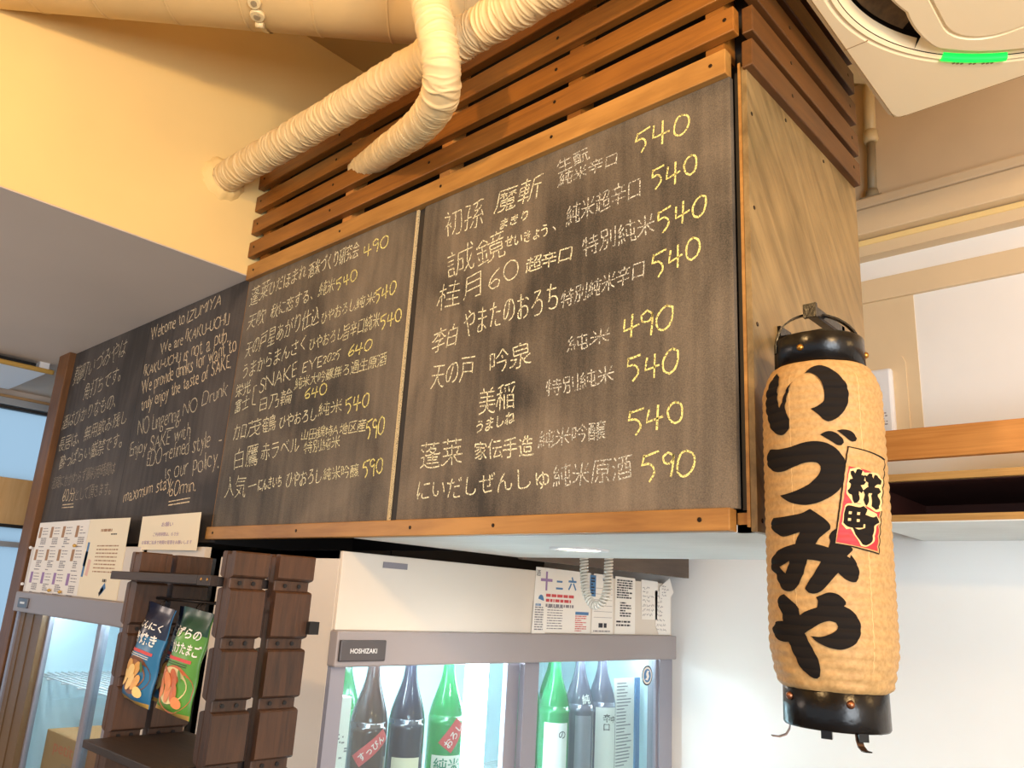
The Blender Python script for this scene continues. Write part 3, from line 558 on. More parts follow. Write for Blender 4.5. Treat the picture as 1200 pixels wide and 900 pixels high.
RUNS=[
('menu', 'n', '初孫', [-1.4348, 0.8978, 0.1402, -0.005, -0.0054, 0.0752]),
('menu', 'n', '魔斬', [-1.258, 0.9095, 0.146, -0.0009, 0.0092, 0.0623]),
('menu', 'n', 'まきり', [-1.234, 0.8634, 0.0852, 0.0015, 0.0037, 0.0239]),
('menu', 'd', '生酛', [-1.0579, 0.9521, 0.0904, 0.0024, -0.0044, 0.0348]),
('menu', 'd', '純米辛口', [-1.056, 0.9164, 0.161, 0.0013, 0.0032, 0.0339]),
('menu', 'y', '540', [-0.8449, 0.924, 0.1283, -0.0012, -0.001, 0.0538]),
('menu', 'n', '誠鏡', [-1.4113, 0.7773, 0.2003, 0.0104, -0.0056, 0.077]),
('menu', 'n', 'せいきょう', [-1.2126, 0.8081, 0.1301, -0.0038, 0.0005, 0.0288]),
('menu', 'd', '、純米超辛口', [-1.0652, 0.8077, 0.2326, 0.012, 0.0021, 0.0526]),
('menu', 'y', '540', [-0.8036, 0.82, 0.1018, 0.0036, 0.0014, 0.0524]),
('menu', 'n', '桂月', [-1.4399, 0.6956, 0.1544, 0.0069, -0.0017, 0.0679]),
('menu', 'n', '60', [-1.2578, 0.7115, 0.0927, 0.0082, -0.0019, 0.0534]),
('menu', 'n', '超辛口', [-1.1419, 0.7268, 0.1322, -0.0046, 0.0028, 0.0355]),
('menu', 'd', '特別純米', [-0.9769, 0.7216, 0.1804, 0.0046, -0.002, 0.0489]),
('menu', 'y', '540', [-0.7885, 0.7219, 0.1063, 0.0053, 0.0015, 0.0524]),
('menu', 'n', '李白', [-1.4485, 0.5835, 0.0887, 0.0089, 0.0053, 0.0601]),
('menu', 'n', 'やまたのおろち', [-1.3343, 0.6052, 0.2918, 0.0125, -0.0009, 0.0661]),
('menu', 'd', '特別純米辛口', [-1.0329, 0.6157, 0.2115, 0.0204, 0.0026, 0.0411]),
('menu', 'y', '540', [-0.8014, 0.6294, 0.1058, 0.0074, 0.0013, 0.0567]),
('menu', 'n', '天の戸', [-1.4367, 0.4888, 0.1454, 0.007, 0.0021, 0.059]),
('menu', 'n', '吟泉', [-1.2361, 0.4999, 0.125, 0.0005, -0.0022, 0.0561]),
('menu', 'd', '純米', [-1.0089, 0.5105, 0.1077, 0.007, 0.0007, 0.0342]),
('menu', 'y', '490', [-0.8657, 0.511, 0.1113, 0.0037, 0.0008, 0.0523]),
('menu', 'n', '美稲', [-1.2629, 0.4042, 0.108, 0.0051, -0.0002, 0.0608]),
('menu', 'n', 'うましね', [-1.2672, 0.3627, 0.1149, 0.0116, 0.0028, 0.0276]),
('menu', 'd', '特別純米', [-1.0624, 0.4205, 0.1742, 0.0089, 0.0002, 0.0378]),
('menu', 'y', '540', [-0.8536, 0.4243, 0.1123, 0.002, -0.0011, 0.0509]),
('menu', 'n', '蓬莱', [-1.4521, 0.2925, 0.1444, 0.0042, -0.002, 0.063]),
('menu', 'n', '家伝手造', [-1.2637, 0.2994, 0.1732, -0.0001, -0.0042, 0.0435]),
('menu', 'd', '純米吟醸', [-1.077, 0.311, 0.1716, 0.0042, -0.0, 0.0386]),
('menu', 'y', '540', [-0.8494, 0.3166, 0.117, 0.0062, -0.001, 0.0489]),
('menu', 'n', 'にいだしぜんしゅ', [-1.4513, 0.2165, 0.4072, 0.01, -0.0029, 0.0452]),
('menu', 'd', '純米原酒', [-1.0328, 0.2259, 0.189, 0.0065, 0.0019, 0.0473]),
('menu', 'y', '590', [-0.819, 0.2262, 0.1106, 0.0014, 0.001, 0.0547]),
('mid', 'n', '蓬莱', [-2.4192, 0.9178, 0.1127, 0.0092, 0.0037, 0.0683]),
('mid', 'n', 'ひだほまれ', [-2.2969, 0.9309, 0.2125, 0.0155, -0.002, 0.0494]),
('mid', 'n', '酒米づくり研究会', [-2.0681, 0.9366, 0.2579, 0.0075, -0.0028, 0.0559]),
('mid', 'y', '490', [-1.7842, 0.9345, 0.109, 0.0025, 0.0007, 0.0431]),
('mid', 'n', '天吹', [-2.4106, 0.8264, 0.1056, 0.0126, 0.0064, 0.0571]),
('mid', 'n', '秋に恋する', [-2.2638, 0.8426, 0.2135, 0.0127, -0.0018, 0.0481]),
('mid', 'c', '、純米', [-2.0369, 0.8581, 0.1201, 0.0034, 0.0037, 0.0473]),
('mid', 'y', '540', [-1.9033, 0.8583, 0.0991, 0.0063, -0.0039, 0.042]),
('mid', 'n', '天の戸', [-2.3936, 0.7266, 0.1233, 0.0202, 0.0006, 0.057]),
('mid', 'n', '星あがり仕込', [-2.2594, 0.7449, 0.282, 0.0258, -0.0011, 0.0646]),
('mid', 'c', 'ひやおろし', [-1.963, 0.7651, 0.1623, 0.0118, 0.001, 0.0379]),
('mid', 'c', '純米', [-1.796, 0.7733, 0.0889, 0.0065, 0.0016, 0.0362]),
('mid', 'y', '540', [-1.7023, 0.7737, 0.0872, 0.0106, -0.003, 0.0415]),
('mid', 'n', 'うまからまんさく', [-2.3897, 0.6548, 0.3567, 0.0391, -0.0034, 0.0508]),
('mid', 'c', 'ひやおろし', [-2.0094, 0.6899, 0.1665, 0.0072, 0.0008, 0.0378]),
('mid', 'c', '旨辛口純米', [-1.8376, 0.6909, 0.1623, 0.0096, -0.0006, 0.0468]),
('mid', 'y', '540', [-1.6661, 0.6889, 0.0856, 0.005, -0.0031, 0.0427]),
('mid', 'n', '栄光', [-2.4165, 0.594, 0.0903, 0.0083, -0.0018, 0.0443]),
('mid', 'n', '富士', [-2.4063, 0.5404, 0.0831, 0.013, -0.0017, 0.0437]),
('mid', 'n', 'SNAKE', [-2.2655, 0.5913, 0.2044, 0.0234, -0.0034, 0.0515]),
('mid', 'n', 'EYE', [-2.0304, 0.6208, 0.1001, 0.0082, 0.0013, 0.0347]),
('mid', 'c', '2025', [-1.9264, 0.631, 0.083, 0.0045, 0.0022, 0.031]),
('mid', 'y', '640', [-1.8027, 0.6338, 0.1042, 0.0021, 0.0015, 0.0352]),
('mid', 'c', '純米大吟醸無ろ過生原酒', [-2.0611, 0.5745, 0.4335, 0.0086, 0.0006, 0.0374]),
('mid', 'n', '日乃輪', [-2.2485, 0.5277, 0.1779, 0.0082, -0.0025, 0.0476]),
('mid', 'y', '640', [-1.9982, 0.5372, 0.1082, -0.0013, 0.0008, 0.0364]),
('mid', 'n', '加茂鶴', [-2.3899, 0.4474, 0.2483, 0.0117, 0.0006, 0.0538]),
('mid', 'n', 'ひやおろし', [-2.1178, 0.4593, 0.1914, 0.008, -0.0003, 0.0398]),
('mid', 'c', '純米', [-1.9155, 0.4761, 0.1107, -0.0004, 0.0, 0.0403]),
('mid', 'y', '540', [-1.7838, 0.4684, 0.1015, 0.0046, -0.0043, 0.0442]),
('mid', 'n', '白鷹', [-2.3557, 0.3502, 0.1422, 0.0091, -0.0089, 0.067]),
('mid', 'n', '赤ラベル', [-2.1961, 0.3686, 0.2021, 0.0125, -0.0086, 0.0512]),
('mid', 'c', '山田錦特A地区産', [-1.9875, 0.4106, 0.3012, 0.0001, 0.0009, 0.0353]),
('mid', 'c', '特別純米', [-1.9656, 0.3713, 0.1719, 0.0051, -0.0035, 0.0352]),
('mid', 'y', '590', [-1.6786, 0.387, 0.0744, 0.002, -0.0055, 0.0536]),
('mid', 'n', '人気', [-2.3878, 0.2592, 0.1257, 0.0027, -0.0101, 0.0689]),
('mid', 'n', 'にんきいち', [-2.1906, 0.2742, 0.1261, 0.0064, 0.0001, 0.0363]),
('mid', 'n', 'ひやおろし', [-2.0363, 0.2768, 0.1734, 0.0077, -0.0011, 0.0424]),
('mid', 'c', '純米吟醸', [-1.8517, 0.2885, 0.1574, -0.0, -0.0033, 0.0357]),
('mid', 'y', '590', [-1.6756, 0.2851, 0.0802, 0.0039, -0.0042, 0.0451]),
('left', 'e', 'Welcome to', [-3.2109, 0.944, 0.2877, 0.0169, -0.0157, 0.0587]),
('left', 'e', 'IZUMIYA', [-2.9067, 0.9541, 0.2592, 0.021, 0.0028, 0.0519]),
('left', 'e', 'We are', [-3.0921, 0.8614, 0.187, 0.0093, -0.0128, 0.0523]),
('left', 'e', '「KAKU-UCHI」', [-2.884, 0.8704, 0.3255, 0.0145, -0.0072, 0.0598]),
('left', 'e', '「KAKU-UCHI」', [-3.2177, 0.7847, 0.3163, 0.0172, -0.0069, 0.0554]),
('left', 'e', 'is not a pub.', [-2.8666, 0.7828, 0.3261, 0.0226, -0.0109, 0.0694]),
('left', 'e', 'We provide drinks for want to', [-3.195, 0.6924, 0.7298, 0.0565, -0.0264, 0.082]),
('left', 'e', 'truly enjoy the taste of SAKE.', [-3.1724, 0.6197, 0.6828, 0.0753, -0.0158, 0.0754]),
('left', 'g', 'NO Drunk', [-2.7985, 0.5741, 0.3104, 0.0393, -0.0076, 0.0586]),
('left', 'g', 'NO Lingering.', [-3.1693, 0.5196, 0.3618, 0.0237, -0.0135, 0.0874]),
('left', 'g', 'Enjoy SAKE with', [-3.2067, 0.441, 0.4948, 0.0368, -0.0092, 0.0759]),
('left', 'g', 'EDO-refined style', [-3.0289, 0.3857, 0.4768, 0.0393, -0.0116, 0.0824]),
('left', 'g', 'is our policy.', [-2.8515, 0.3342, 0.3846, 0.0241, -0.014, 0.0724]),
('left', 'e', 'maximum stay', [-3.1833, 0.2631, 0.3851, 0.0378, -0.0094, 0.0564]),
('left', 'e', '60min.', [-2.7981, 0.2828, 0.1923, 0.0149, -0.0074, 0.055]),
('left', 'g', '麹町いづみやは', [-4.0337, 0.8634, 0.5719, 0.0569, 0.0018, 0.0974]),
('left', 'g', '角打ちです。', [-3.856, 0.7695, 0.3927, 0.0365, -0.0014, 0.0814]),
('left', 'g', '酒はひかりなもの、', [-4.0575, 0.6498, 0.5947, 0.0398, 0.0023, 0.0741]),
('left', 'g', '長居は、無用飲み残し', [-4.0401, 0.5424, 0.7286, 0.0609, -0.0069, 0.0695]),
('left', 'g', '酔っぱらい厳禁です。', [-3.9805, 0.4583, 0.6702, 0.0496, -0.0088, 0.072]),
('left', 'f', '混雑にかかわらず御利用時間は', [-4.0278, 0.3705, 0.6992, 0.0309, -0.0018, 0.0593]),
('left', 'e', '60分', [-3.8502, 0.3051, 0.1386, 0.0057, -0.0117, 0.0573]),
('left', 'f', 'として頂きます。', [-3.6995, 0.3066, 0.3672, 0.0126, -0.0104, 0.0557])]
MARKS=[('mid', 'n', [(-2.2892, 0.6215), (-2.3044, 0.6194), (-2.3011, 0.5592), (-2.2794, 0.5565)]), ('mid', 'n', [(-2.2502, 0.2915), (-2.2041, 0.297)]), ('left', 'g', [(-2.9172, 0.5418), (-2.8545, 0.5418)]), ('left', 'e', [(-2.7923, 0.2675), (-2.6346, 0.2746)]), ('left', 'e', [(-2.7897, 0.2554), (-2.6362, 0.2614)]), ('left', 'g', [(-2.4927, 0.4592), (-2.4757, 0.4599)]), ('left', 'e', [(-3.8368, 0.2944), (-3.7127, 0.2947)]), ('left', 'e', [(-3.8371, 0.2821), (-3.7054, 0.2812)])]
INK=[
('ink', [[(-0.4778, 0.3818), (-0.3961, 0.3721), (-0.3705, 0.3582), (-0.4037, 0.3433), (-0.3919, 0.3277), (-0.3573, 0.3205), (-0.3076, 0.3295), (-0.2294, 0.3446), (-0.132, 0.355), (-0.0847, 0.3598), (-0.162, 0.3457), (-0.2227, 0.3292), (-0.2422, 0.3165), (-0.1934, 0.3049), (-0.1644, 0.2938), (-0.1899, 0.2835), (-0.2604, 0.2769), (-0.3481, 0.276), (-0.4768, 0.2812), (-0.6089, 0.2921), (-0.694, 0.3092), (-0.7676, 0.3263), (-0.7567, 0.3396), (-0.6872, 0.3561), (-0.6041, 0.3723)]]),
('ink', [[(0.1085, 0.3714), (0.2278, 0.3811), (0.3582, 0.3841), (0.4843, 0.3809), (0.6092, 0.3733), (0.7126, 0.3618), (0.7843, 0.3494), (0.811, 0.3368), (0.7902, 0.3219), (0.7386, 0.3111), (0.6336, 0.2991), (0.5242, 0.2927), (0.4607, 0.291), (0.3896, 0.2949), (0.3199, 0.3024), (0.2013, 0.3126), (0.2837, 0.3152), (0.3703, 0.3202), (0.4148, 0.3253), (0.4241, 0.3359), (0.4051, 0.3488), (0.3574, 0.3597), (0.2864, 0.3676), (0.2019, 0.372)]]),
('ink', [[(0.3303, 0.2711), (0.4112, 0.2751), (0.4948, 0.2761), (0.5975, 0.2721), (0.6682, 0.2651), (0.6862, 0.259), (0.6516, 0.2548), (0.5882, 0.255), (0.5071, 0.2596), (0.4268, 0.2647)]]),
('ink', [[(0.5855, 0.2772), (0.687, 0.2792), (0.7969, 0.2777), (0.8745, 0.2725), (0.9063, 0.2665), (0.8794, 0.2622), (0.8204, 0.2608), (0.7657, 0.2635), (0.7031, 0.2694)]]),
('ink', [[(-0.6403, 0.2572), (-0.4059, 0.2542), (-0.1766, 0.2552), (0.0638, 0.2598), (0.2376, 0.2611), (0.3826, 0.259), (0.5042, 0.2539), (0.6038, 0.2449), (0.6724, 0.235), (0.6982, 0.2239), (0.6792, 0.2098), (0.6289, 0.1956), (0.5719, 0.1864), (0.444, 0.1762), (0.2773, 0.1682), (0.1084, 0.1644), (-0.0239, 0.1648), (-0.1906, 0.1686), (-0.3227, 0.1755), (-0.4172, 0.1814), (-0.236, 0.1831), (-0.0364, 0.188), (0.1225, 0.1955), (0.2432, 0.2053), (0.31, 0.2153), (0.3134, 0.2223), (0.264, 0.2275), (0.1591, 0.2289), (0.0269, 0.2275), (-0.1407, 0.2225), (-0.2738, 0.2185), (-0.4244, 0.218), (-0.5872, 0.2225), (-0.7245, 0.2314), (-0.7883, 0.2421), (-0.7255, 0.252)]]),
('ink', [[(-0.5917, 0.1477), (-0.3362, 0.1481), (-0.0298, 0.1518), (0.1268, 0.158), (0.2283, 0.1514), (0.3463, 0.1426), (0.413, 0.1349), (0.4135, 0.1281), (0.3468, 0.1231), (0.2522, 0.1152), (0.1866, 0.1064), (0.2874, 0.1042), (0.3722, 0.1015), (0.4045, 0.1103), (0.3899, 0.117), (0.4274, 0.1239), (0.4902, 0.1289), (0.6138, 0.1139), (0.7309, 0.1011), (0.7185, 0.0981), (0.6411, 0.0902), (0.6807, 0.0875), (0.7045, 0.0924), (0.7819, 0.0804), (0.8137, 0.0693), (0.8015, 0.0608), (0.7543, 0.054), (0.6914, 0.0537), (0.6017, 0.057), (0.4968, 0.0659), (0.4235, 0.058), (0.319, 0.0463), (0.2356, 0.0385), (0.1325, 0.0349), (0.0492, 0.0359), (-0.0022, 0.0414), (0.0223, 0.0472), (0.1239, 0.0608), (0.2013, 0.0724), (0.2561, 0.0811), (0.1549, 0.0828), (0.0542, 0.0836), (0.0246, 0.0759), (-0.0256, 0.0624), (-0.1, 0.0488), (-0.1756, 0.04), (-0.2792, 0.0369), (-0.3915, 0.0387), (-0.4674, 0.0445), (-0.5321, 0.0533), (-0.565, 0.0613), (-0.6901, 0.0685), (-0.7358, 0.0767), (-0.6769, 0.0866), (-0.5446, 0.0952), (-0.3898, 0.1007), (-0.2467, 0.1043), (-0.1445, 0.1066), (-0.0794, 0.1188), (-0.0539, 0.124), (-0.1622, 0.1213), (-0.3511, 0.1179), (-0.5102, 0.1227), (-0.6681, 0.1328), (-0.688, 0.1392)], [(-0.4684, 0.073), (-0.2575, 0.0816), (-0.3038, 0.0699), (-0.3553, 0.0631)]]),
('ink', [[(-0.4006, 0.0329), (-0.2843, 0.0264), (-0.1738, 0.0181), (-0.1169, 0.0127), (-0.1167, 0.0033), (-0.0061, 0.0094), (0.1643, 0.0158), (0.1845, 0.0243), (0.1569, 0.0301), (0.2941, 0.0359), (0.3737, 0.0376), (0.4709, 0.0358), (0.547, 0.0306), (0.5877, 0.0253), (0.5816, 0.0216), (0.5567, 0.0196), (0.6577, 0.0146), (0.7446, 0.0059), (0.7902, -0.0048), (0.783, -0.0157), (0.7341, -0.0268), (0.6484, -0.0344), (0.5078, -0.0403), (0.3731, -0.0399), (0.2582, -0.037), (0.1418, -0.0315), (0.0525, -0.0247), (0.205, -0.0249), (0.3446, -0.02), (0.4349, -0.014), (0.4567, -0.0093), (0.4304, -0.004), (0.334, -0.0024), (0.2141, -0.0061), (0.0891, -0.0133), (-0.0315, -0.0214), (0.0178, -0.0314), (0.0945, -0.0454), (0.1494, -0.0577), (0.1673, -0.0701), (0.149, -0.0792), (0.097, -0.0828), (0.0254, -0.0821), (-0.0685, -0.0766), (-0.1562, -0.0702), (-0.2106, -0.0587), (-0.2675, -0.0463), (-0.3205, -0.0353), (-0.431, -0.0356), (-0.5656, -0.0329), (-0.6873, -0.0259), (-0.7212, -0.0183), (-0.6766, -0.0113), (-0.6168, -0.0077), (-0.4306, -0.006), (-0.4713, 0.0076), (-0.5537, 0.0171), (-0.5502, 0.0229), (-0.4925, 0.0298)]]),
('frame', [[(0.742, 0.2538), (1.0457, 0.25), (1.2847, 0.2464), (1.5727, 0.2427), (1.3285, 0.1631), (1.1932, 0.0957), (0.9302, 0.0997), (0.7323, 0.1034), (0.4545, 0.1064), (0.573, 0.1696), (0.6658, 0.2198)]]),
('paper', [[(0.7562, 0.2516), (1.0439, 0.2477), (1.2751, 0.244), (1.5194, 0.2404), (1.2989, 0.1628), (1.1742, 0.0977), (0.9316, 0.1016), (0.7335, 0.1053), (0.4774, 0.1082), (0.5957, 0.1697), (0.6872, 0.2199)]]),
('red', [[(0.7367, 0.2231), (1.0211, 0.2191), (1.3951, 0.211), (1.2517, 0.1545), (1.1503, 0.1002), (0.82, 0.1052), (0.4903, 0.11), (0.6248, 0.1698)]]),
('halo', [[(0.7492, 0.2186), (0.8994, 0.2221), (0.9921, 0.2148), (1.2519, 0.2164), (1.3995, 0.2081), (1.3538, 0.1954), (1.3111, 0.161), (1.1612, 0.1576), (1.0285, 0.1634), (0.8622, 0.1681), (0.7711, 0.1656), (0.7421, 0.1713), (0.6799, 0.1819), (0.6846, 0.1898), (0.7066, 0.2019)]]),
('halo', [[(0.6417, 0.163), (0.7074, 0.1672), (0.9558, 0.1668), (1.0132, 0.1603), (1.1886, 0.1549), (1.2554, 0.1427), (1.1534, 0.134), (1.0931, 0.1142), (0.9584, 0.1056), (0.8653, 0.106), (0.7063, 0.1302), (0.6429, 0.1289), (0.5855, 0.1364), (0.6148, 0.1521)]]),
('ink2', [[(0.7581, 0.2152), (0.8033, 0.2165), (0.8348, 0.2126), (0.8208, 0.2085), (0.857, 0.2184), (0.8975, 0.2195), (0.9566, 0.2175), (0.9398, 0.2114), (1.001, 0.2099), (0.9703, 0.2026), (1.0068, 0.2009), (0.9783, 0.1967), (0.9162, 0.1952), (0.9467, 0.1875), (0.9196, 0.1833), (0.8744, 0.186), (0.8786, 0.1751), (0.84, 0.1689), (0.7944, 0.1677), (0.7645, 0.1724), (0.7585, 0.1803), (0.7163, 0.1821), (0.6929, 0.1859), (0.7319, 0.1901), (0.7574, 0.1962), (0.7221, 0.199), (0.7398, 0.2031), (0.7845, 0.2043), (0.766, 0.2102)]]),
('ink2', [[(0.9948, 0.2118), (1.0402, 0.2102), (1.0842, 0.2147), (1.1405, 0.2142), (1.1637, 0.2074), (1.2006, 0.2138), (1.2646, 0.2125), (1.3484, 0.2064), (1.3214, 0.2), (1.2335, 0.1991), (1.1816, 0.1945), (1.2791, 0.1945), (1.308, 0.1888), (1.234, 0.1841), (1.2738, 0.1745), (1.2447, 0.1633), (1.164, 0.1606), (1.0965, 0.1649), (1.093, 0.1768), (1.1141, 0.1849), (1.0455, 0.1843), (1.0357, 0.1723), (1.0043, 0.1652), (0.9689, 0.1679), (0.9365, 0.1735), (0.9794, 0.1818), (0.9394, 0.1874), (1.0049, 0.1919), (1.0537, 0.1943), (1.0453, 0.2002), (0.9999, 0.2018)]]),
('ink2', [[(0.651, 0.1611), (0.7056, 0.1643), (0.8582, 0.1622), (0.9421, 0.1647), (1.0004, 0.1602), (0.9693, 0.1522), (1.0965, 0.1492), (1.1856, 0.1519), (1.2226, 0.1424), (1.1272, 0.1368), (1.0897, 0.1258), (1.0529, 0.1139), (0.9599, 0.1076), (0.8896, 0.1081), (0.8065, 0.1181), (0.7389, 0.1313), (0.666, 0.1329), (0.6071, 0.1384), (0.624, 0.1502)], [(0.6982, 0.1554), (0.7451, 0.1552), (0.7405, 0.1513), (0.6957, 0.1513)], [(0.8284, 0.1549), (0.8785, 0.1549), (0.8734, 0.1509), (0.8257, 0.1508)], [(0.6775, 0.1454), (0.7239, 0.1452), (0.7194, 0.1413), (0.6751, 0.1413)], [(0.8104, 0.1445), (0.8598, 0.1444), (0.8549, 0.1405), (0.8078, 0.1404)], [(0.93, 0.1382), (0.9582, 0.1375), (0.9425, 0.1325), (0.8362, 0.1295), (0.7713, 0.1315), (0.9068, 0.1323)]])]
# ================================================================== THE ROOM
struct('floor', MB().box(-5.4, 3.2, -3.2, 3.0, -1.75, -1.65), M['floor'])
struct('ceiling', MB().box(-2.447, 3.2, -3.2, 3.0, 2.08, 2.18), M['ceiling'])
struct('ceiling_low', MB().box(-5.4, -2.4475, -3.2, 2.0, 1.036, 1.0395), M['ceiling_low'])
struct('wall_beam', MB().box(-2.60, -2.447, -3.2, 3.0, 1.040, 2.18), M['wall'])
struct('wall_back', MB().box(-2.6, 3.2, 2.90, 3.0, -1.65, 1.31).box(-2.447, 3.2, 2.90, 3.0, 1.31, 2.08, 1), [M['wall_white'], M['wall_beige']])
struct('sky_block_rear', MB().box(-5.4, 3.2, -3.3, -3.2, .75, 2.18), M['wall'])  # unseen band added to keep sky light off the upper room
struct('sky_block_side', MB().box(3.1, 3.2, -3.2, -1.2, .75, 2.18), M['wall'])  # unseen side band, added to block sky light high up
struct('wall_right', MB().box(3.1, 3.2, -1.2, 3.0, -1.65, 2.08), M['wall_white'])
struct('wall_partition', MB().box(-4.07, -2.447, 1.262, 1.34, .122, 1.036).box(-4.07, -2.42, 1.90, 1.98, -1.65, .122).box(-5.4, -4.07, 1.9, 1.98, -1.65, 1.036)
       .box(-4.07, -2.447, 1.34, 1.98, .122, 1.036).box(-2.6, -2.447, 1.985, 2.9, -1.65, 1.04), M['groove'])
struct('trim_filler_panel', MB().box(-2.83, -2.412, 1.215, 1.235, -1.65, .108), M['fr_white'])
# left wall with its window
wl = MB()
wl.box(-5.4, -5.3, -3.2, -2.2, -1.65, 1.036).box(-5.4, -5.3, 1.75, 2.0, -1.65, 1.036)
wl.box(-5.4, -5.3, -2.2, 1.75, .985, 1.036).box(-5.4, -5.3, -2.2, 1.75, -1.65, -.75)
struct('wall_left', wl, M['ceiling_low'])
struct('trim_window_band', MB().box(-5.37, -5.28, -2.2, 1.75, .262, .525, bev=.004), M['bandwood'])
wf = MB()
wf.box(-5.36, -5.285, -2.2, 1.75, .945, .985).box(-5.35, -5.30, -2.2, 1.75, .925, .94, 1)
wf.box(-5.36, -5.30, -2.2, 1.75, .135, .165).box(-5.36, -5.30, -2.2, 1.75, .245, .262, 1).box(-5.36, -5.29, -2.2, 1.75, -.75, -.71)
for y in (-1.4, -.2, .95): wf.box(-5.36, -5.30, y-.02, y+.02, -.71, .985)
wfo = wf.build('window_1', [plain('window_frame_grey', (168, 172, 176), .4), M['groove']]); wfo['kind'] = 'structure'
MB().box(-5.345, -5.337, -2.2, 1.75, -.71, .945).build('window_pane', M['frost'], wfo)
struct('trim_ceiling_edge', MB().box(-5.30, -5.27, -2.6, 1.9, .985, 1.0, bev=.003), wood('window_head_wood', (150, 112, 72), (196, 156, 108), 'Y', 10))
# mouldings on the back wall
struct('trim_upper', MB().box(-2.4, 3.1, 2.80, 2.90, 1.378, 1.478, bev=.004).box(-2.4, 3.1, 2.82, 2.90, 1.492, 1.535, bev=.008), M['wall_beige'])
struct('trim_lower', MB().box(-2.4, 3.1, 2.845, 2.90, 1.31, 1.352).box(-2.4, 3.1, 2.84, 2.90, 1.352, 1.374, 1, .004), [M['wall_beige'], M['wall']])
struct('trim_wall_strip', MB().box(-2.4, 3.1, 2.882, 2.902, 1.142, 1.229, bev=.003), M['wall_beige'])
struct('trim_switch_patch', MB().prism([(-1.3, .55), (-.77, .55), (-.77, 1.143), (-1.3, 1.143)], lambda p: (p[0], 2.8975, p[1]), lambda p: (p[0], 2.901, p[1])), M['wall_beige'])
MB().prism([(-1.0, .60)] + [(-.815+.03*math.cos(a)-.03, .90+.03*math.sin(a)) for a in [i*math.pi/16 for i in range(9)]] + [(-1.0, .93)] if False else
           [(-1.05, .58), (-.812, .58), (-.812, .895), (-.822, .918), (-.845, .928), (-1.05, .928)], lambda p: (p[0], 2.893, p[1]), lambda p: (p[0], 2.899, p[1])).build('trim_switch_plate', M['wall_beige'])['kind'] = 'structure'
# post at the left end of the chalkboards
struct('trim_post', MB().box(-4.212, -4.077, 1.215, 1.33, -1.65, 1.036, bev=.003), M['post'])

# ================================================================== SLATTED BOX
box = thing('slatted_display_box', 'slatted wooden box with plywood end hanging over the glass fridge, carrying the menu chalkboards', 'wall box', (-1.5, 1.3, .132))
ROWS = [1.100, 1.1885, 1.277, 1.3655, 1.454]
def screws(parent, pts, axis, r=.0042, mname='screw'):
    for p in pts:
        d = Vector((0, -.0006, 0)) if axis == 'y' else Vector((.0006, 0, 0)); p = Vector(p)
        MB().tube([p-d*2, p+d*.5, p+d], [r, r, r*.7], 10).build('screw', M[mname], parent)
for i, z in enumerate(ROWS):
    s = MB().box(-2.444, -.606, 1.218, 1.242, z, z+.057, bev=.0025).build('slat', M['slat'], box)
    screws(s, [(x, 1.2172, z+.032) for x in (-2.41, -1.96, -1.5, -1.06, -.625)], 'y')
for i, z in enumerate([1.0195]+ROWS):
    s = MB().box(-.600, -.577, 1.236+.004*(i % 2), 1.812, z, z+.06, bev=.0025).build('slat', M['slat_y_shaded'], box)
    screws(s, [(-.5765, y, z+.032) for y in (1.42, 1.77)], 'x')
t = MB().box(-2.444, -.628, 1.224, 1.25, 1.0165, 1.0725, bev=.002).build('top_trim', M['trim'], box)
screws(t, [(x, 1.2232, 1.046) for x in (-2.40, -1.9, -1.45, -1.07, -.66)], 'y')
t = MB().box(-2.446, -.634, 1.224, 1.25, .1325, .171, bev=.002).build('bottom_trim', M['trim'], box)
screws(t, [(x, 1.2232, .152) for x in (-2.40, -1.93, -1.45, -1.18, -.69)], 'y')
# side: plywood sheet and its front edge
sp = MB().box(-.606, -.594, 1.244, 1.82, .132, 1.030, bev=.001).build('side_panel', M['ply'], box)
screws(sp, [(-.5935, y, z) for y, z in ((1.262, .93), (1.262, .73), (1.262, .50), (1.262, .152), (1.42, 1.0), (1.62, 1.0))], 'x')
MB().box(-.612, -.6062, 1.243, 1.26, .14, 1.04).build('edge_strip', M['trim'], box)
MB().box(-.626, -.612, 1.256, 1.275, .17, 1.03).build('corner_strip', M['groove'], box)
MB().box(-.634, -.607, 1.252, 1.262, .132, .165).build('corner_block', M['trim'], box)
bt = MB().box(-2.44, -.61, 1.29, 1.305, .17, 1.51)                # black board added behind slats and boards to paint the gaps as shade
bt.box(-.640, -.614, 1.31, 1.86, 1.03, 1.51)
bt.box(-2.44, -.61, 1.31, 1.86, 1.500, 1.512)
bt.build('gap_shade_panel', M['dark'], box)
for x in (-2.38, -1.90, -1.46, -1.02, -.66):
    MB().box(x-.02, x+.02, 1.2425, 1.29, 1.073, 1.51).build('batten', M['shelf'] if x in (-1.9, -1.46) else M['slat'], box)
MB().box(-2.44, -.612, 1.795, 1.815, .145, 1.51).build('rear_panel', M['groove'], box)
MB().box(-1.70, -.607, 1.252, 1.885, .132, .145).build('underside_panel', M['wash'], box)
MB().box(-1.70, -1.682, 1.886, 2.895, .127, .30).build('ledge_board', M['brownboard'], box)
# downlight in the underside
dl = thing('recessed_downlight', 'small round downlight set into the pale underside of the slatted box', 'light', (-1.22, 1.575, .132))
MB().lathe([(.075, .1318), (.073, .128), (.060, .1275), (.056, .131)], -1.22, 1.575, 40).build('trim_ring', M['white_plastic'], dl)
MB().lathe([(.0, .1295), (.056, .1305)], -1.22, 1.575, 32).build('lens', M['lamp'], dl)
light('downlight_lamp', 'SPOT', (-1.22, 1.575, .122), 13, (1, .95, .88), .05, target=(-1.22, 1.575, -1), spot=168, blend=.6)

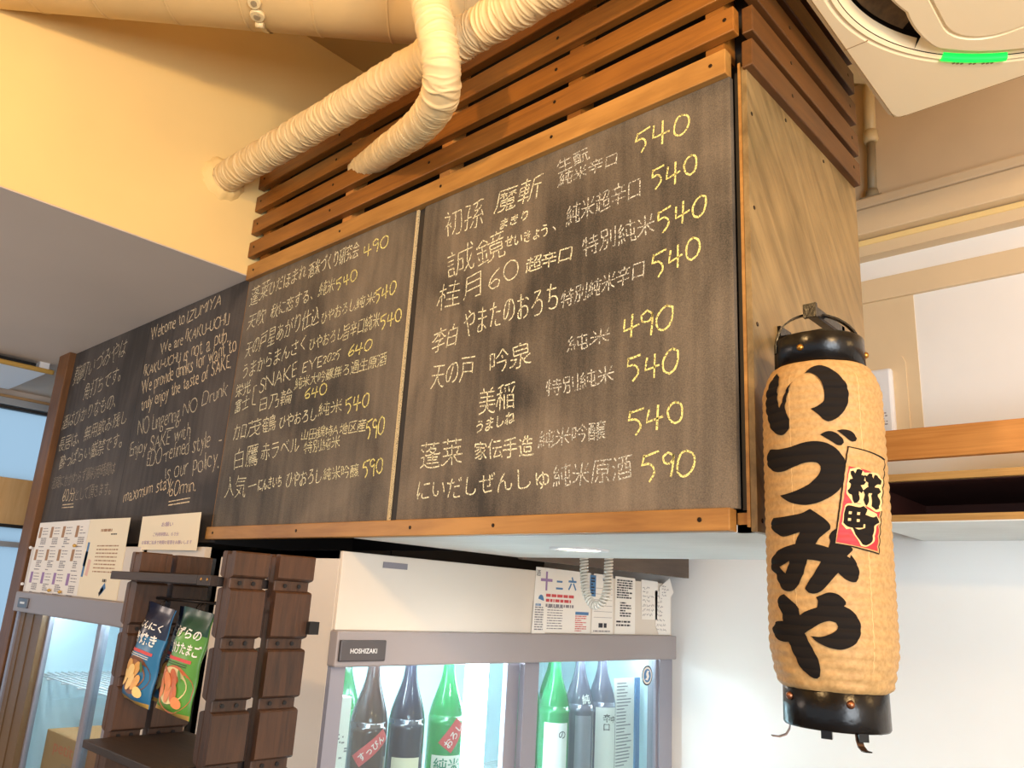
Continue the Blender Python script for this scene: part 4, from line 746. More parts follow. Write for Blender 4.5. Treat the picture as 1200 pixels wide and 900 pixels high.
# ================================================================== CHALKBOARDS
boards = {}
o = MB().box(-1.524, -.627, 1.24, 1.252, .1715, 1.0162).build('chalkboard', M['board_r'])
boards['menu'] = tag(o, 'right chalkboard of the box, large menu of eight sakes with yellow prices', 'chalkboard', 'chalkboards with menus')
o = MB().box(-2.443, -1.562, 1.24, 1.252, .1715, 1.0162).build('chalkboard', M['board_m'])
boards['mid'] = tag(o, 'middle chalkboard with the small dense sake list that includes SNAKE EYE', 'chalkboard', 'chalkboards with menus')
o = MB().box(-4.075, -2.446, 1.245, 1.260, .125, 1.034).box(-3.245, -3.2405, 1.2445, 1.25, .125, 1.034, 1).build('chalkboard', [M['board_l'], M['groove']])
boards['left'] = tag(o, 'long left chalkboard under the grey low ceiling, with the English welcome text', 'chalkboard', 'chalkboards with menus')
gz = MB().box(-1.5615, -1.5245, 1.246, 1.256, .1715, 1.016).build('joint_strip', M['groove'], box)
MB().box(-1.5605, -1.552, 1.2405, 1.247, .1715, 1.016).build('joint_edge', M['dust'], box)
MB().box(-2.4445, -2.4435, 1.2395, 1.25, .1715, 1.016).build('left_edge', M['trim'], box)

def strokes(ch):
    if ch in HAND: return HAND[ch]
    return [[((q // 64)/63*1.3-.1, (q % 64)/63*1.4-.35) for q in st] for st in GL[ord(ch)]]
HAND = {  # digits and marks as they are written by hand on the boards
    '5': [[(.06, .70), (.03, .42), (.20, .45), (.33, .34), (.34, .15), (.20, -.06)], [(.06, .67), (.44, .75)]],
    '4': [[(.10, .64), (.05, .25), (.50, .33)], [(.34, .72), (.31, -.02)]],
    '0': [[(.26, .74), (.12, .66), (.03, .42), (.06, .14), (.20, .02), (.37, .12), (.46, .38), (.42, .64), (.26, .74)]],
    '9': [[(.36, .62), (.22, .74), (.06, .62), (.07, .44), (.22, .38), (.35, .50), (.37, .66), (.33, .30), (.31, -.04)]],
    '6': [[(.36, .74), (.14, .48), (.04, .20), (.13, .03), (.33, .05), (.40, .24), (.28, .36), (.08, .22)]],
    '-': [[(.02, .28), (.17, .30), (.32, .29)]],
    '.': [[(.04, .03), (.08, .0), (.09, .05)]]}
def ribbon(mb, pts, wd, fn, mi=0):
    if len(pts) < 2: return
    P = [Vector(p) for p in pts]; n = len(P); L = []; Rr = []
    for i in range(n):
        t = P[min(i+1, n-1)]-P[max(i-1, 0)]
        if t.length < 1e-9: t = Vector((1, 0))
        t.normalize(); nn = Vector((-t.y, t.x)); q = wd*.5*(.85+.3*random.random())
        ext = t*(wd*.35) if i == n-1 else (-t*(wd*.35) if i == 0 else Vector((0, 0)))
        L.append(P[i]+nn*q+ext); Rr.append(P[i]-nn*q+ext)
    vs = [fn(*p) for p in L]+[fn(*p) for p in Rr]
    mb.add(vs, [(i, i+1, n+i+1, n+i) for i in range(n-1)], mi)
WID = {'menu': .0033, 'mid': .0031, 'left': .0038}
YB = {'menu': 1.24, 'mid': 1.24, 'left': 1.245}
for bname, col, text, (bx, bz, ux, uz, vx, vz) in RUNS:
    x = 0; ss = []
    for ch in text:
        if ch == ' ': x += .34; continue
        st = strokes(ch); xs = [p[0] for s_ in st for p in s_]
        lat = ord(ch) < 128
        x0, x1 = min(xs), max(xs)
        sc_ = random.uniform(.92, 1.05); dy = random.uniform(-.03, .03); rot = random.uniform(-.05, .05); ph = random.random()*9
        smallk = ch in 'ゃゅょっ'
        for s_ in st:
            q = []
            for (a, b_) in s_:
                a = (a-x0) if lat else a
                a2 = a+.022*math.sin(7*b_+ph); b2 = b_+.022*math.sin(6*a+ph*2)
                a2, b2 = a2-.4, b2-.38
                a2, b2 = a2*math.cos(rot)-b2*math.sin(rot), a2*math.sin(rot)+b2*math.cos(rot)
                q.append((x+a2*sc_+.4, b2*sc_+.38+dy))
            ss.append(q)
        x += (x1-x0+.12) if lat else (.94 if not smallk else .8)
    xs = [p[0] for s_ in ss for p in s_]; ys = [p[1] for s_ in ss for p in s_]
    x0, x1, y0, y1 = min(xs), max(xs), min(ys), max(ys)
    W = math.hypot(ux, uz); Hh = math.hypot(vx, vz)
    wd = WID[bname]*(1.25 if col == 'y' else .82 if col in 'df' else 1)
    if bname == 'mid' and col in 'c': wd *= .85
    mb = MB(); yy = YB[bname]
    for s_ in ss:
        q = [((p[0]-x0)/(x1-x0), (p[1]-y0)/(y1-y0)) for p in s_]
        q = [(bx+a*ux+b_*vx, bz+a*uz+b_*vz) for a, b_ in q]
        if len(q) > 2: q = [tuple(p) for p in catmull(q, 3, corner=62)]
        ribbon(mb, q, wd, lambda a, b_: (a, yy-.0007, b_))
    mb.build('chalk_writing', M['ck_'+col], boards[bname])
for bname, col, pts in MARKS:
    mb = MB(); yy = YB[bname]; ribbon(mb, pts, WID[bname], lambda a, b_: (a, yy-.0007, b_)); mb.build('chalk_mark', M['ck_'+col], boards[bname])

# ================================================================== LANTERN
LX, LY = -.491, 1.272
def lr(z):
    # radius of the paper body
    zt, zb = .397, -.100; t_ = (z-zb)/(zt-zb)
    r0 = .091
    a = .0705 + (r0-.0705)*min(1, max(0, (zt-z)/.042))**.5
    b_ = .0750 + (r0-.0750)*min(1, max(0, (z-zb)/.060))**.55
    base = min(a, b_) + .0012*math.sin(math.pi*min(1, max(0, t_)))
    return base + .0017*abs(math.sin(math.pi*(z-zb)/.0148))
lan = thing('paper_lantern', 'tall cream paper lantern with bold black brush lettering hanging beside the box end', 'lantern', (LX, LY, -.153))
ZG = [min(.397, -.100+.0037*i) for i in range(136)]
prof = [(lr(z), z) for z in ZG]
body = MB().lathe(prof, LX, LY, 240)
for i, v in enumerate(body.v):                        # crumpled paper near both ends
    x, y, z = v; k = max(0, 1-(z+.100)/.085) + .45*max(0, 1-(.397-z)/.05)
    if k > 0:
        a = math.atan2(x-LX, -(y-LY)); d_ = 1 + k*.010*(math.sin(9*a+z*170)+.8*math.sin(17*a-z*260)+.6*math.sin(5*a+z*420))
        body.v[i] = (LX+(x-LX)*d_, LY+(y-LY)*d_, z)
lbody = body.build('paper_body', M['lan_paper'], lan)
for ang in (-.16, 1.0, 2.1, 3.3, 4.4):                  # vertical paper seams
    mb = MB(); zs_ = ZG[8:129]
    vs = []
    for z in zs_:
        for da in (-.006, .006):
            r = lr(z)+.0004; vs.append((LX+r*math.sin(ang+da), LY-r*math.cos(ang+da), z))
    mb.add(vs, [(2*i, 2*i+1, 2*i+3, 2*i+2) for i in range(120)]); mb.build('paper_seam', M['label_halo'], lbody)
def wrap_poly(polys, lift_, name, material, smooth=True):
    rings = []
    for p in polys:
        q = [(a*.091, z) for a, z in p]
        if smooth: q = [tuple(v) for v in catmull(q, 4, True, 42)]
        rings.append(q)
    tris = tessellate_polygon([[Vector((a, z, 0)) for a, z in r_] for r_ in rings])
    flat = [p for r_ in rings for p in r_]
    b = bmesh.new(); bv = [b.verts.new((a, z, 0)) for a, z in flat]
    for t_ in tris:
        try: b.faces.new([bv[i] for i in t_])
        except ValueError: pass
    xs = [p[0] for p in flat]; zs_ = [p[1] for p in flat]
    sx_ = .091*2*math.pi/240; x = math.floor(min(xs)/sx_)*sx_
    while x < max(xs):
        bmesh.ops.bisect_plane(b, geom=b.verts[:]+b.edges[:]+b.faces[:], plane_co=(x, 0, 0), plane_no=(1, 0, 0)); x += sx_
    z = -.100 + math.floor((min(zs_)+.100)/.0037)*.0037
    while z < max(zs_):
        bmesh.ops.bisect_plane(b, geom=b.verts[:]+b.edges[:]+b.faces[:], plane_co=(0, z, 0), plane_no=(0, 1, 0)); z += .0037
    b.verts.index_update()
    mb = MB(); vs = []
    for v in b.verts:
        a = v.co.x/.091; r = lr(v.co.y)+lift_
        k = max(0, 1-(v.co.y+.100)/.085) + .45*max(0, 1-(.397-v.co.y)/.05)
        if k > 0:
            zz = v.co.y; r = lr(zz)*(1 + k*.010*(math.sin(9*a+zz*170)+.8*math.sin(17*a-zz*260)+.6*math.sin(5*a+zz*420)))+lift_*2
        vs.append((LX+r*math.sin(a), LY-r*math.cos(a), v.co.y))
    mb.add(vs, [[v.index for v in f.verts] for f in b.faces], 0, True); b.free()
    return mb.build(name, material, lbody)
LIFT = {'ink': .0011, 'frame': .0014, 'paper': .0017, 'red': .0020, 'halo': .0023, 'ink2': .0026}
LM = {'ink': 'ink', 'frame': 'ink', 'paper': 'lan_paper', 'red': 'label_red', 'halo': 'label_halo', 'ink2': 'ink'}
LN = {'ink': 'brush_lettering', 'frame': 'label_border', 'paper': 'label_ground', 'red': 'label_panel', 'halo': 'lettering_outline', 'ink2': 'label_lettering'}
for k, ps in INK:
    wrap_poly(ps, LIFT[k], LN[k], M[LM[k]], k not in ('frame', 'paper', 'red'))
cap = MB().lathe([(.0, .4445), (.066, .4445), (.0675, .448), (.0700, .448), (.0712, .4455), (.0712, .3935), (.0690, .3935)], LX, LY, 64).build('top_cap', M['lacquer'], lan)
ring = MB().lathe([(.0720, -.0955), (.0745, -.0975), (.0752, -.150), (.0735, -.153), (.0700, -.152), (.069, -.10)], LX, LY, 64)
for a in (.18, .86, 2.6, 4.2):
    r = .0745; vs = []
    for da in (-.1, .1):
        for zz in (-.152, -.163): vs.append((LX+r*math.sin(a+da), LY-r*math.cos(a+da), zz)); vs.append((LX+(r-.012)*math.sin(a+da), LY-(r-.012)*math.cos(a+da), zz))
    ring.add(vs, [(0, 1, 3, 2), (4, 6, 7, 5), (0, 2, 6, 4), (1, 5, 7, 3), (2, 3, 7, 6)])
ring.build('bottom_ring', M['lacquer'], lan)
def rivet(a, r, z, mname):
    MB().sphere((LX+r*math.sin(a), LY-r*math.cos(a), z), .0058, 8, 0).build('rivet', M[mname], lan)
rivet(-.03, .0712, .4215, 'brass'); rivet(1.9, .0712, .4215, 'brass'); rivet(.636, .0750, -.1145, 'copper'); rivet(-.62, .0750, -.112, 'copper')
def foot(a):
    mb = MB(); path = [(.066, -.150), (.068, -.160), (.073, -.168), (.083, -.172), (.094, -.1715)]
    vs = []
    for r, z in path:
        for w_ in (-.005, .005): vs.append((LX+r*math.sin(a)+w_*math.cos(a), LY-r*math.cos(a)+w_*math.sin(a), z))
        for w_ in (-.005, .005): vs.append((LX+r*math.sin(a)+w_*math.cos(a), LY-r*math.cos(a)+w_*math.sin(a), z-.0016))
    n = len(path)
    fs = []
    for i in range(n-1):
        o_ = i*4; fs += [(o_, o_+1, o_+5, o_+4), (o_+2, o_+6, o_+7, o_+3), (o_, o_+4, o_+6, o_+2), (o_+1, o_+3, o_+7, o_+5)]
    mb.add(vs, fs); mb.build('bottom_hook', M['hookm'], lan)
foot(.80); foot(-.95)
# bail handle in the plane facing the room
ru = Vector((.745, .667, 0))
hp = []
for i in range(25):
    a = math.pi*i/24
    x_ = -.0735*math.cos(a); z_ = .425 + .076*(math.sin(a)**.75)
    hp.append(Vector((LX, LY, 0)) + ru*x_ + Vector((0, 0, z_)))
mb = MB(); fw = Vector((-ru.y, ru.x, 0)); vs = []
for p in hp:
    for w_ in (-.0042, .0042): vs.append(p+fw*w_)
    q = p-(p-Vector((LX, LY, .42))).normalized()*.003
    for w_ in (-.0042, .0042): vs.append(q+fw*w_)
fs = []
for i in range(24):
    o_ = i*4; fs += [(o_, o_+1, o_+5, o_+4), (o_+2, o_+6, o_+7, o_+3), (o_, o_+4, o_+6, o_+2), (o_+1, o_+3, o_+7, o_+5)]
mb.add(vs, fs); mb.build('handle', M['lacquer'], lan)
hk = thing('lantern_bracket', 'black arm on the plywood box end, from which the paper lantern hangs', 'bracket', (-.594, 1.38, .50))
MB().box(LX-.009, LX+.009, 1.245, 1.375, .489, .507, bev=.002).box(LX-.011, LX+.011, 1.240, 1.247, .486, .510).build('arm', M['lacquer'], hk)
MB().box(-.594, LX+.009, 1.36, 1.378, .489, .507, bev=.002).box(-.594, -.588, 1.345, 1.393, .475, .521).build('wall_arm', M['lacquer'], hk)

# ================================================================== PIPES AND DUCT
def wrinkled(path, rad, nring, n, amp, seed, name, label, tilt=.5):
    P = catmull(path, max(2, nring//(len(path)-1)), corner=170); N = len(P)
    rn = random.Random(seed)
    rr = rad if callable(rad) else (lambda t_: rad)
    ph = [rn.uniform(0, 6.28) for _ in range(8)]
    cum = [0]
    for i in range(1, N): cum.append(cum[-1]+(P[i]-P[i-1]).length)
    # single folds: each a ridge at a position, leaning round the pipe
    folds = []
    s_ = 0
    while s_ < cum[-1]:
        folds.append((s_, rn.uniform(.25, 1.0), rn.uniform(.0018, .0042), rn.uniform(-.03, .05)*tilt, rn.uniform(0, 6.28), rn.uniform(.7, 1.6)))
        s_ += rn.uniform(.0025, .008)
    near = []
    for i in range(N): near.append([f for f in folds if abs(cum[i]-f[0]) < .05])
    def fn(i, a):
        s0 = cum[i]; v = 0
        for (c, h_, w_, lean, p_, sp) in near[i]:
            d_ = (s0 - c - lean*math.sin(a+p_) - .003*math.sin(3*a+p_))/w_
            if abs(d_) < 3: v = max(v, h_*math.exp(-d_*d_)*max(0, math.cos((((a-p_+math.pi) % (2*math.pi))-math.pi)*sp*.5)))
        return rr(s0/cum[-1])*(1+amp*v+.012*math.sin(2*a+s0*9+ph[0])+.01*math.sin(s0*60+ph[1]))
    o = MB().tube(P, fn, n, 0).build(name, M['wrap']); return tag(o, label, 'pipe')
wp = wrinkled([(-2.49, 1.09, 1.350), (-2.0, 1.09, 1.341), (-1.5, 1.09, 1.332), (-1.0, 1.09, 1.320), (-.52, 1.09, 1.316)], .048, 1300, 36, .12, 3,
         'wrapped_pipe', 'cream tape-wrapped pipe running level along the slats into the yellow wall')
wrinkled([(-1.32, .88, 2.07), (-1.27, .90, 1.65), (-1.217, .93, 1.365), (-1.188, .95, 1.215), (-1.192, .98, 1.131), (-1.261, 1.03, 1.108), (-1.408, 1.09, 1.130), (-1.611, 1.16, 1.185), (-1.90, 1.268, 1.272)],
         lambda t_: (.044-.008*max(0, t_-.45)/.55), 800, 36, .11, 9, 'wrapped_pipe', 'cream wrapped pipe coming down from the ceiling and bending in behind a slat')
# plaster collar where the pipe enters the wall
clr = MB(); rings_ = []
for j, (rr_, xx) in enumerate(((.050, -2.425), (.060, -2.428), (.070, -2.438), (.077, -2.4468))):
    rings_.append([(xx+random.uniform(-.003, .003)*(j < 3), 1.09+rr_*math.cos(k*math.pi/18)*(1+.06*math.sin(k*2.3+j)), 1.349+rr_*math.sin(k*math.pi/18)*(1+.06*math.sin(k*1.7))) for k in range(36)])
clr.add([p for r_ in rings_ for p in r_], [(i*36+k, i*36+(k+1) % 36, (i+1)*36+(k+1) % 36, (i+1)*36+k) for i in range(3) for k in range(36)], 0, True)
tag(clr.build('plaster_collar', M['wall']), 'rough plaster collar round the pipe where it enters the yellow wall', 'collar')
duct = thing('ventilation_duct', 'large cream round duct with ring seams under the ceiling', 'duct', (-1.6, 1.09, 1.687))
D0 = Vector((-2.3767, .2957, 1.6867)); DD = Vector((.70, .714, 0)).normalized(); DR = .16
MB().tube([D0+DD*(-.35+i*.05) for i in range(64)], DR, 48).build('duct_body', M['duct'], duct)
for sx in (57, 132, 213, 296, 377, 461, 548):
    tt = {57: .128, 132: .312, 213: .515, 296: .72, 377: .92, 461: 1.127, 548: 1.34}[sx]
    MB().tube([D0+DD*(tt-.0035), D0+DD*(tt-.0015), D0+DD*(tt+.0015), D0+DD*(tt+.0035)], [DR+.0003, DR+.0025, DR+.0025, DR+.0003], 48, cap=False).build('ring_seam', M['duct'], duct)
# band clamp with bolt, and hanging rod
tcl = .765
cl = MB().tube([D0+DD*(tcl-.008), D0+DD*(tcl+.008)], DR+.003, 48, cap=False).build('clamp_band', M['steel'], duct)
up = Vector((.4392, -.4306, .7885)); vd = (Vector((-1.86, .86, 1.55))).normalized()
nrm = (-vd - DD*(-vd).dot(DD)).normalized()
def at_duct(a, t_, e=0):
    e1 = nrm; e2 = DD.cross(nrm); return D0+DD*t_+(e1*math.cos(a)+e2*math.sin(a))*(DR+e)
sgn = 1 if (at_duct(.3, 0)-at_duct(0, 0)).z < 0 else -1
for a, r in ((.55, .019), (.80, .021)):
    c = at_duct(sgn*a, tcl, .006); nn = (c-(D0+DD*tcl)).normalized()
    mb = MB(); mb.tube([c-nn*.006, c-nn*.001, c+nn*.004], [r, r, r*.86], 24); mb.tube([c+nn*.004, c+nn*.007], [r*.45, r*.4], 16, 1); mb.build('clamp_lug', [M['steel'], M['pipe_grey']], duct)
c = at_duct(sgn*.98, tcl, .010); MB().tube([c-DD*.011, c+DD*.011], .0085, 12).build('clamp_bolt', M['steel'], duct)
MB().tube([D0+DD*tcl+Vector((0, 0, DR)), D0+DD*tcl+Vector((0, 0, .392))], .006, 10).build('hanging_rod', M['steel'], duct)

# conduit on the back wall
cp = thing('electrical_conduit', 'thin upright conduit pipe on the back wall behind the ceiling air conditioner', 'conduit', (-.875, 2.87, 1.54))
MB().tube([(-.862, 2.872, 2.08), (-.868, 2.872, 1.80)], .021, 16).build('upper_sleeve', M['steel'], cp)
MB().tube([(-.868, 2.872, 1.835), (-.868, 2.872, 1.80), (-.868, 2.872, 1.785)], [.026, .028, .022], 16).build('coupling', M['steel'], cp)
MB().tube([(-.868, 2.872, 1.79), (-.876, 2.872, 1.56)], .016, 16).build('pipe', M['pipe_grey'], cp)
MB().tube([(-.876, 2.872, 1.585), (-.876, 2.872, 1.565), (-.876, 2.872, 1.538)], [.021, .025, .028], 16).box(-.916, -.836, 2.845, 2.89, 1.536, 1.55).build('base_socket', M['pipe_grey'], cp)
# ================================================================== CEILING AIR CONDITIONER
AX, AY, AZ = -.035, 1.393, 1.20
ac = thing('ceiling_air_conditioner', 'cream round-flow ceiling air conditioner with a lit green strip, corner hanging beside the slats', 'air conditioner', (AX, AY, AZ))
def rrect(h, r, n=8):
    out = []
    for cx, cy, a0 in ((h-r, h-r, 0), (-h+r, h-r, 90), (-h+r, -h+r, 180), (h-r, -h+r, 270)):
        for i in range(n+1):
            a = R_(a0+90*i/n); out.append((cx+r*math.cos(a), cy+r*math.sin(a)))
    return out
HS = .476
def ring_between(mb, outer, zo, inner, zi, mi=0, smooth=False):
    n = len(outer)
    mb.add([(AX+x, AY+y, zo) for x, y in outer]+[(AX+x, AY+y, zi) for x, y in inner], [(i, (i+1) % n, n+(i+1) % n, n+i) for i in range(n)], mi, smooth)
def circ(r, n, a0=0): return [(r*math.cos(a0+2*math.pi*i/n), r*math.sin(a0+2*math.pi*i/n)) for i in range(n)]
def ray_rrect(a, h, r):
    # radius of the rounded square in direction a
    c, s = abs(math.cos(a)), abs(math.sin(a)); lo, hi = 0, 1
    for _ in range(40):
        m_ = (lo+hi)/2; x, y = m_*c, m_*s
        qx, qy = max(0, x-(h-r)), max(0, y-(h-r))
        inside = x <= h and y <= h and (qx*qx+qy*qy <= r*r or qx == 0 or qy == 0)
        if inside: lo = m_
        else: hi = m_
    return lo
NA = 192; ANG = [2*math.pi*i/NA for i in range(NA)]
def sq(h, r): return [(ray_rrect(a, h, r)*math.cos(a), ray_rrect(a, h, r)*math.sin(a)) for a in ANG]
def ci(r): return [(r*math.cos(a), r*math.sin(a)) for a in ANG]
mb = MB()
ring_between(mb, sq(.468, .03), AZ+.045, sq(HS, .03), AZ+.020)
ring_between(mb, sq(HS, .03), AZ+.020, sq(HS, .03), AZ+.006)
ring_between(mb, sq(HS, .03), AZ+.006, sq(HS-.010, .024), AZ)
ring_between(mb, sq(HS-.010, .024), AZ, ci(.448), AZ)
ring_between(mb, ci(.448), AZ, ci(.443), AZ+.003)
ring_between(mb, ci(.443), AZ+.003, ci(.440), AZ+.003)
ring_between(mb, ci(.440), AZ+.003, ci(.436), AZ)
ring_between(mb, ci(.436), AZ, ci(.428), AZ+.004)
mb.build('panel_frame', M['acplastic'], ac)
mb = MB(); ring_between(mb, ci(.428), AZ+.004, ci(.424), AZ+.05); ring_between(mb, ci(.424), AZ+.05, ci(.34), AZ+.06); mb.build('outlet_channel', M['acdark'], ac)
mb = MB(); ring_between(mb, ci(.427), AZ+.008, ci(.404), AZ+.022, 0, True)
# curved guide with the open flap gap on the left
mbg = MB(); n_ = NA
for i in range(NA):
    a0, a1 = ANG[i], ANG[(i+1) % NA]; deg = math.degrees((a0+a1)/2) % 360
    gap = 146 < deg < 206
    r_in = .416 if gap else .400
    mbg.add([(AX+.427*math.cos(a0), AY+.427*math.sin(a0), AZ+.006), (AX+.427*math.cos(a1), AY+.427*math.sin(a1), AZ+.006),
             (AX+r_in*math.cos(a1), AY+r_in*math.sin(a1), AZ+.026), (AX+r_in*math.cos(a0), AY+r_in*math.sin(a0), AZ+.026)], [(0, 1, 2, 3)], 0, True)
mbg.build('air_guide', M['acplastic'], ac)
def inner(a):
    d = math.degrees(a) % 360
    k = min(1, max(0, 1-abs(((d-176+180) % 360)-180)/34))
    return .402 - .055*min(1, k*1.6)
mb = MB(); pr = [(inner(a)*math.cos(a), inner(a)*math.sin(a)) for a in ANG]; pr2 = [((inner(a)-.006)*math.cos(a), (inner(a)-.006)*math.sin(a)) for a in ANG]
ring_between(mb, pr, AZ+.04, pr, AZ-.002); ring_between(mb, pr, AZ-.002, pr2, AZ-.006)
ring_between(mb, pr2, AZ-.006, sq(.287, .10), AZ-.006)
ring_between(mb, sq(.287, .10), AZ-.006, sq(.285, .10), AZ-.001); ring_between(mb, sq(.285, .10), AZ-.001, sq(.281, .10), AZ-.001)
ring_between(mb, sq(.281, .10), AZ-.001, sq(.279, .10), AZ-.006)
mb.add([(AX+x, AY+y, AZ-.006) for x, y in sq(.279, .10)], [list(range(NA))])
mb.build('centre_panel', M['acplastic'], ac)
mb = MB()
for i in range(16):
    a0, a1 = R_(152+3.0*i), R_(155+3.0*i)
    mb.add([(AX+r*math.cos(a), AY+r*math.sin(a), z) for a, r, z in ((a0, .412, AZ+.034), (a1, .412, AZ+.034), (a1, .368, AZ+.050), (a0, .368, AZ+.050))], [(0, 1, 2, 3)], 0, True)
mb.build('open_flap', plain('dusty_flap', (104, 80, 48), .7, noise=.5, nscale=40), ac)
led = MB(); a0, a1 = R_(119), R_(137)
vs = []; NL = 14
for i in range(NL+1):
    a = a0+(a1-a0)*i/NL
    for r, z in ((.4235, AZ+.010), (.4265, AZ-.004), (.436, AZ-.005), (.440, AZ+.001)): vs.append((AX+r*math.cos(a), AY+r*math.sin(a), z))
led.add(vs, [(i*4+k, i*4+k+1, i*4+k+5, i*4+k+4) for i in range(NL) for k in range(3)]); led.add(vs[:4], [(0, 1, 2, 3)]); led.add(vs[-4:], [(0, 1, 2, 3)])
led.build('green_light_strip', M['green_led'], ac)
mb = MB(); sx = -HS+.0035
sd = MB()
for (x0, y0, x1, y1) in ((AX-.470, AY+.142, AX-.420, AY+.142), (AX-.466, AY-.3, AX-.466, AY+.455), (AX-.452, AY+.466, AX+.45, AY+.466)):
    if x0 == x1: sd.box(x0-.0008, x0+.0008, y0, y1, AZ-.0006, AZ+.001)
    else: sd.box(x0, x1, y0-.0008, y0+.0008, AZ-.0006, AZ+.001)
sd.build('seam', M['acseam'], ac)
mk = MB()
for i, a in enumerate([R_(132.5-k*1.15) for k in range(10)]):
    if i in (3, 6): continue
    x, y = AX+.4465*math.cos(a), AY+.4465*math.sin(a); mk.box(x-.0028, x+.0028, y-.002, y+.002, AZ-.0004, AZ+.0002)
mk.build('lettering', M['acseam'], ac)
MB().box(AX-.42, AX+.42, AY-.42, AY+.42, AZ+.058, AZ+.32).build('unit_body', M['acplastic'], ac)
for dx in (-.4, .4):
    for dy in (-.4, .4): MB().tube([(AX+dx, AY+dy, AZ+.3), (AX+dx, AY+dy, 2.082)], .006, 8).build('hanging_rod', M['steel'], ac)

# ================================================================== LOW CEILING UNIT AT THE LEFT
vt = thing('ceiling_vent_panel', 'white dropped vent panel with a gold edge under the low ceiling near the left window', 'vent', (-4.7, .6, .985))
MB().box(-5.04, -4.42, -.35, 1.235, .985, .997, bev=.003).build('white_panel', M['white_plastic'], vt)
MB().box(-4.422, -4.402, -.37, 1.262, .981, 1.005, bev=.006).build('gold_edge', M['gold'], vt)
MB().box(-4.98, -4.47, -.30, 1.19, .997, 1.034).build('gap_shade_block', M['dark'], vt)  # solid black block painting the shaded gap over the panel
MB().box(-4.47, -4.41, 1.19, 1.235, 1.005, 1.036).box(-4.46, -4.45, .9, .93, 1.0, 1.036).build('bracket', M['white_plastic'], vt)

# ================================================================== GLASS-DOOR FRIDGES
def fridge(label, loc, rotz, W, z_top, z_hd_top, z_hd_bot, stile_l, stile_r, mull, depth, jamb=None, shelves=(), tube=None, badge=None):
    root = thing('glass_door_fridge', label, 'fridge', (0, 0, -H), None)
    zb = -1.65
    body = MB()
    body.box(0, .03, .012, depth, zb, z_top).box(W-.03, W, .012, depth, zb, z_top).box(0, W, depth-.03, depth, zb, z_top)
    body.box(0, W, .012, depth, z_top-.02, z_top).box(0, W, .02, depth, zb, zb+.25)
    body.build('cabinet', M['fr_white'], root, lift=False)
    MB().box(.03, W-.03, .10, depth-.03, z_hd_bot+.03, z_hd_bot+.04).box(.031, .034, .05, depth-.03, zb+.25, z_hd_bot+.03).box(W-.034, W-.031, .05, depth-.03, zb+.25, z_hd_bot+.03)\
        .box(.03, W-.03, depth-.034, depth-.031, zb+.25, z_hd_bot+.03).build('lining', M['fr_in'], root, lift=False)
    MB().box(.002, W-.002, 0, .012, z_hd_top, z_top, bev=.002).build('top_panel', M['fr_white'], root, lift=False)
    MB().box(-.004, W+.004, -.022, .0118, z_hd_bot, z_hd_top, bev=.005).build('header', M['fr_head'], root, lift=False)
    for (a0, a1, c0, c1) in ((.001, stile_l, .031, stile_l), (W-stile_r, W-.001, W-stile_r, W-.031)):
        MB().box(a0, a1, -.004, .0115, zb+.2, z_hd_bot).box(c0, c1, .0114, .05, zb+.26, z_hd_bot).build('door_jamb', M['fr_frame'], root, lift=False)
    if jamb:
        j = MB()
        for k in range(5):
            a = stile_l+(jamb-stile_l)*k/5; j.box(a, a+(jamb-stile_l)/5-.004, .004+.004*(k % 2), .05, zb+.25, z_hd_bot)
        j.build('door_stile', M['fr_jamb'], root, lift=False)
    x0 = jamb or stile_l; m0, m1, m2 = mull
    for (a0, a1, b0, b1, y0, y1) in ((x0-.01, x0+.012, m0, m1, .028, .048), (m1-.004, m2, W-stile_r-.014, W-stile_r+.004, .004, .026)):
        d1 = MB().box(a1-.004, b0+.004, (y0+y1)/2-.002, (y0+y1)/2+.002, zb+.25, z_hd_bot).build('sliding_door_glass', M['glass'], root, lift=False)
        MB().box(a0, a1, y0, y1, zb+.25, z_hd_bot-.002, bev=.002).build('stile', M['fr_frame'], d1, lift=False)
        MB().box(b0, b1, y0, y1, zb+.25, z_hd_bot-.002, bev=.002).build('stile', M['fr_frame'], d1, lift=False)
    for z in shelves:
        mb = MB()
        for k in range(int((depth-.2)/.028)): mb.tube([(.035, .10+k*.028, z), (W-.035, .10+k*.028, z)], .003, 6)
        for k in range(7): mb.tube([(.06+k*(W-.12)/6, .09, z-.006), (.06+k*(W-.12)/6, depth-.05, z-.006)], .004, 6)
        mb.build('wire_shelf', M['white_plastic'], root, lift=False)
    for (tx, tw, ty) in (tube or ()):
        MB().box(tx, tx+tw, ty, ty+.03, zb+.35, z_hd_bot+.01, bev=.008).build('light_tube', M['tube'], root, lift=False)
    MB().box(.06, W-.06, .07, .095, z_hd_bot+.004, z_hd_bot+.026, bev=.006).build('light_tube', M['top_fill'], root, lift=False)  # glowing bar added out of sight behind the header to even the light
    if badge:
        bx0, bx1, bz0, bz1, txt = badge
        b_ = MB().box(bx0, bx1, -.030, -.020, bz0, bz1, bev=.003).build('badge', M['badge'], root, lift=False)
        if txt:
            t_ = MB(); put_text(t_, txt, lambda a, c: (a, -.0306, c), (bx0+bx1)/2, (bz0+bz1)/2-.006, .0165, 0, (bx1-bx0)*.58, .012, True); t_.build('badge_lettering', M['silver'], b_, lift=False)
        else:
            MB().box(bx0+.03, bx1-.03, -.0306, -.0298, (bz0+bz1)/2-.004, (bz0+bz1)/2+.004).build('badge_lettering', M['silver'], b_, lift=False)
    root.location = (loc[0], loc[1], H); root.rotation_euler = (0, 0, rotz)
    return root
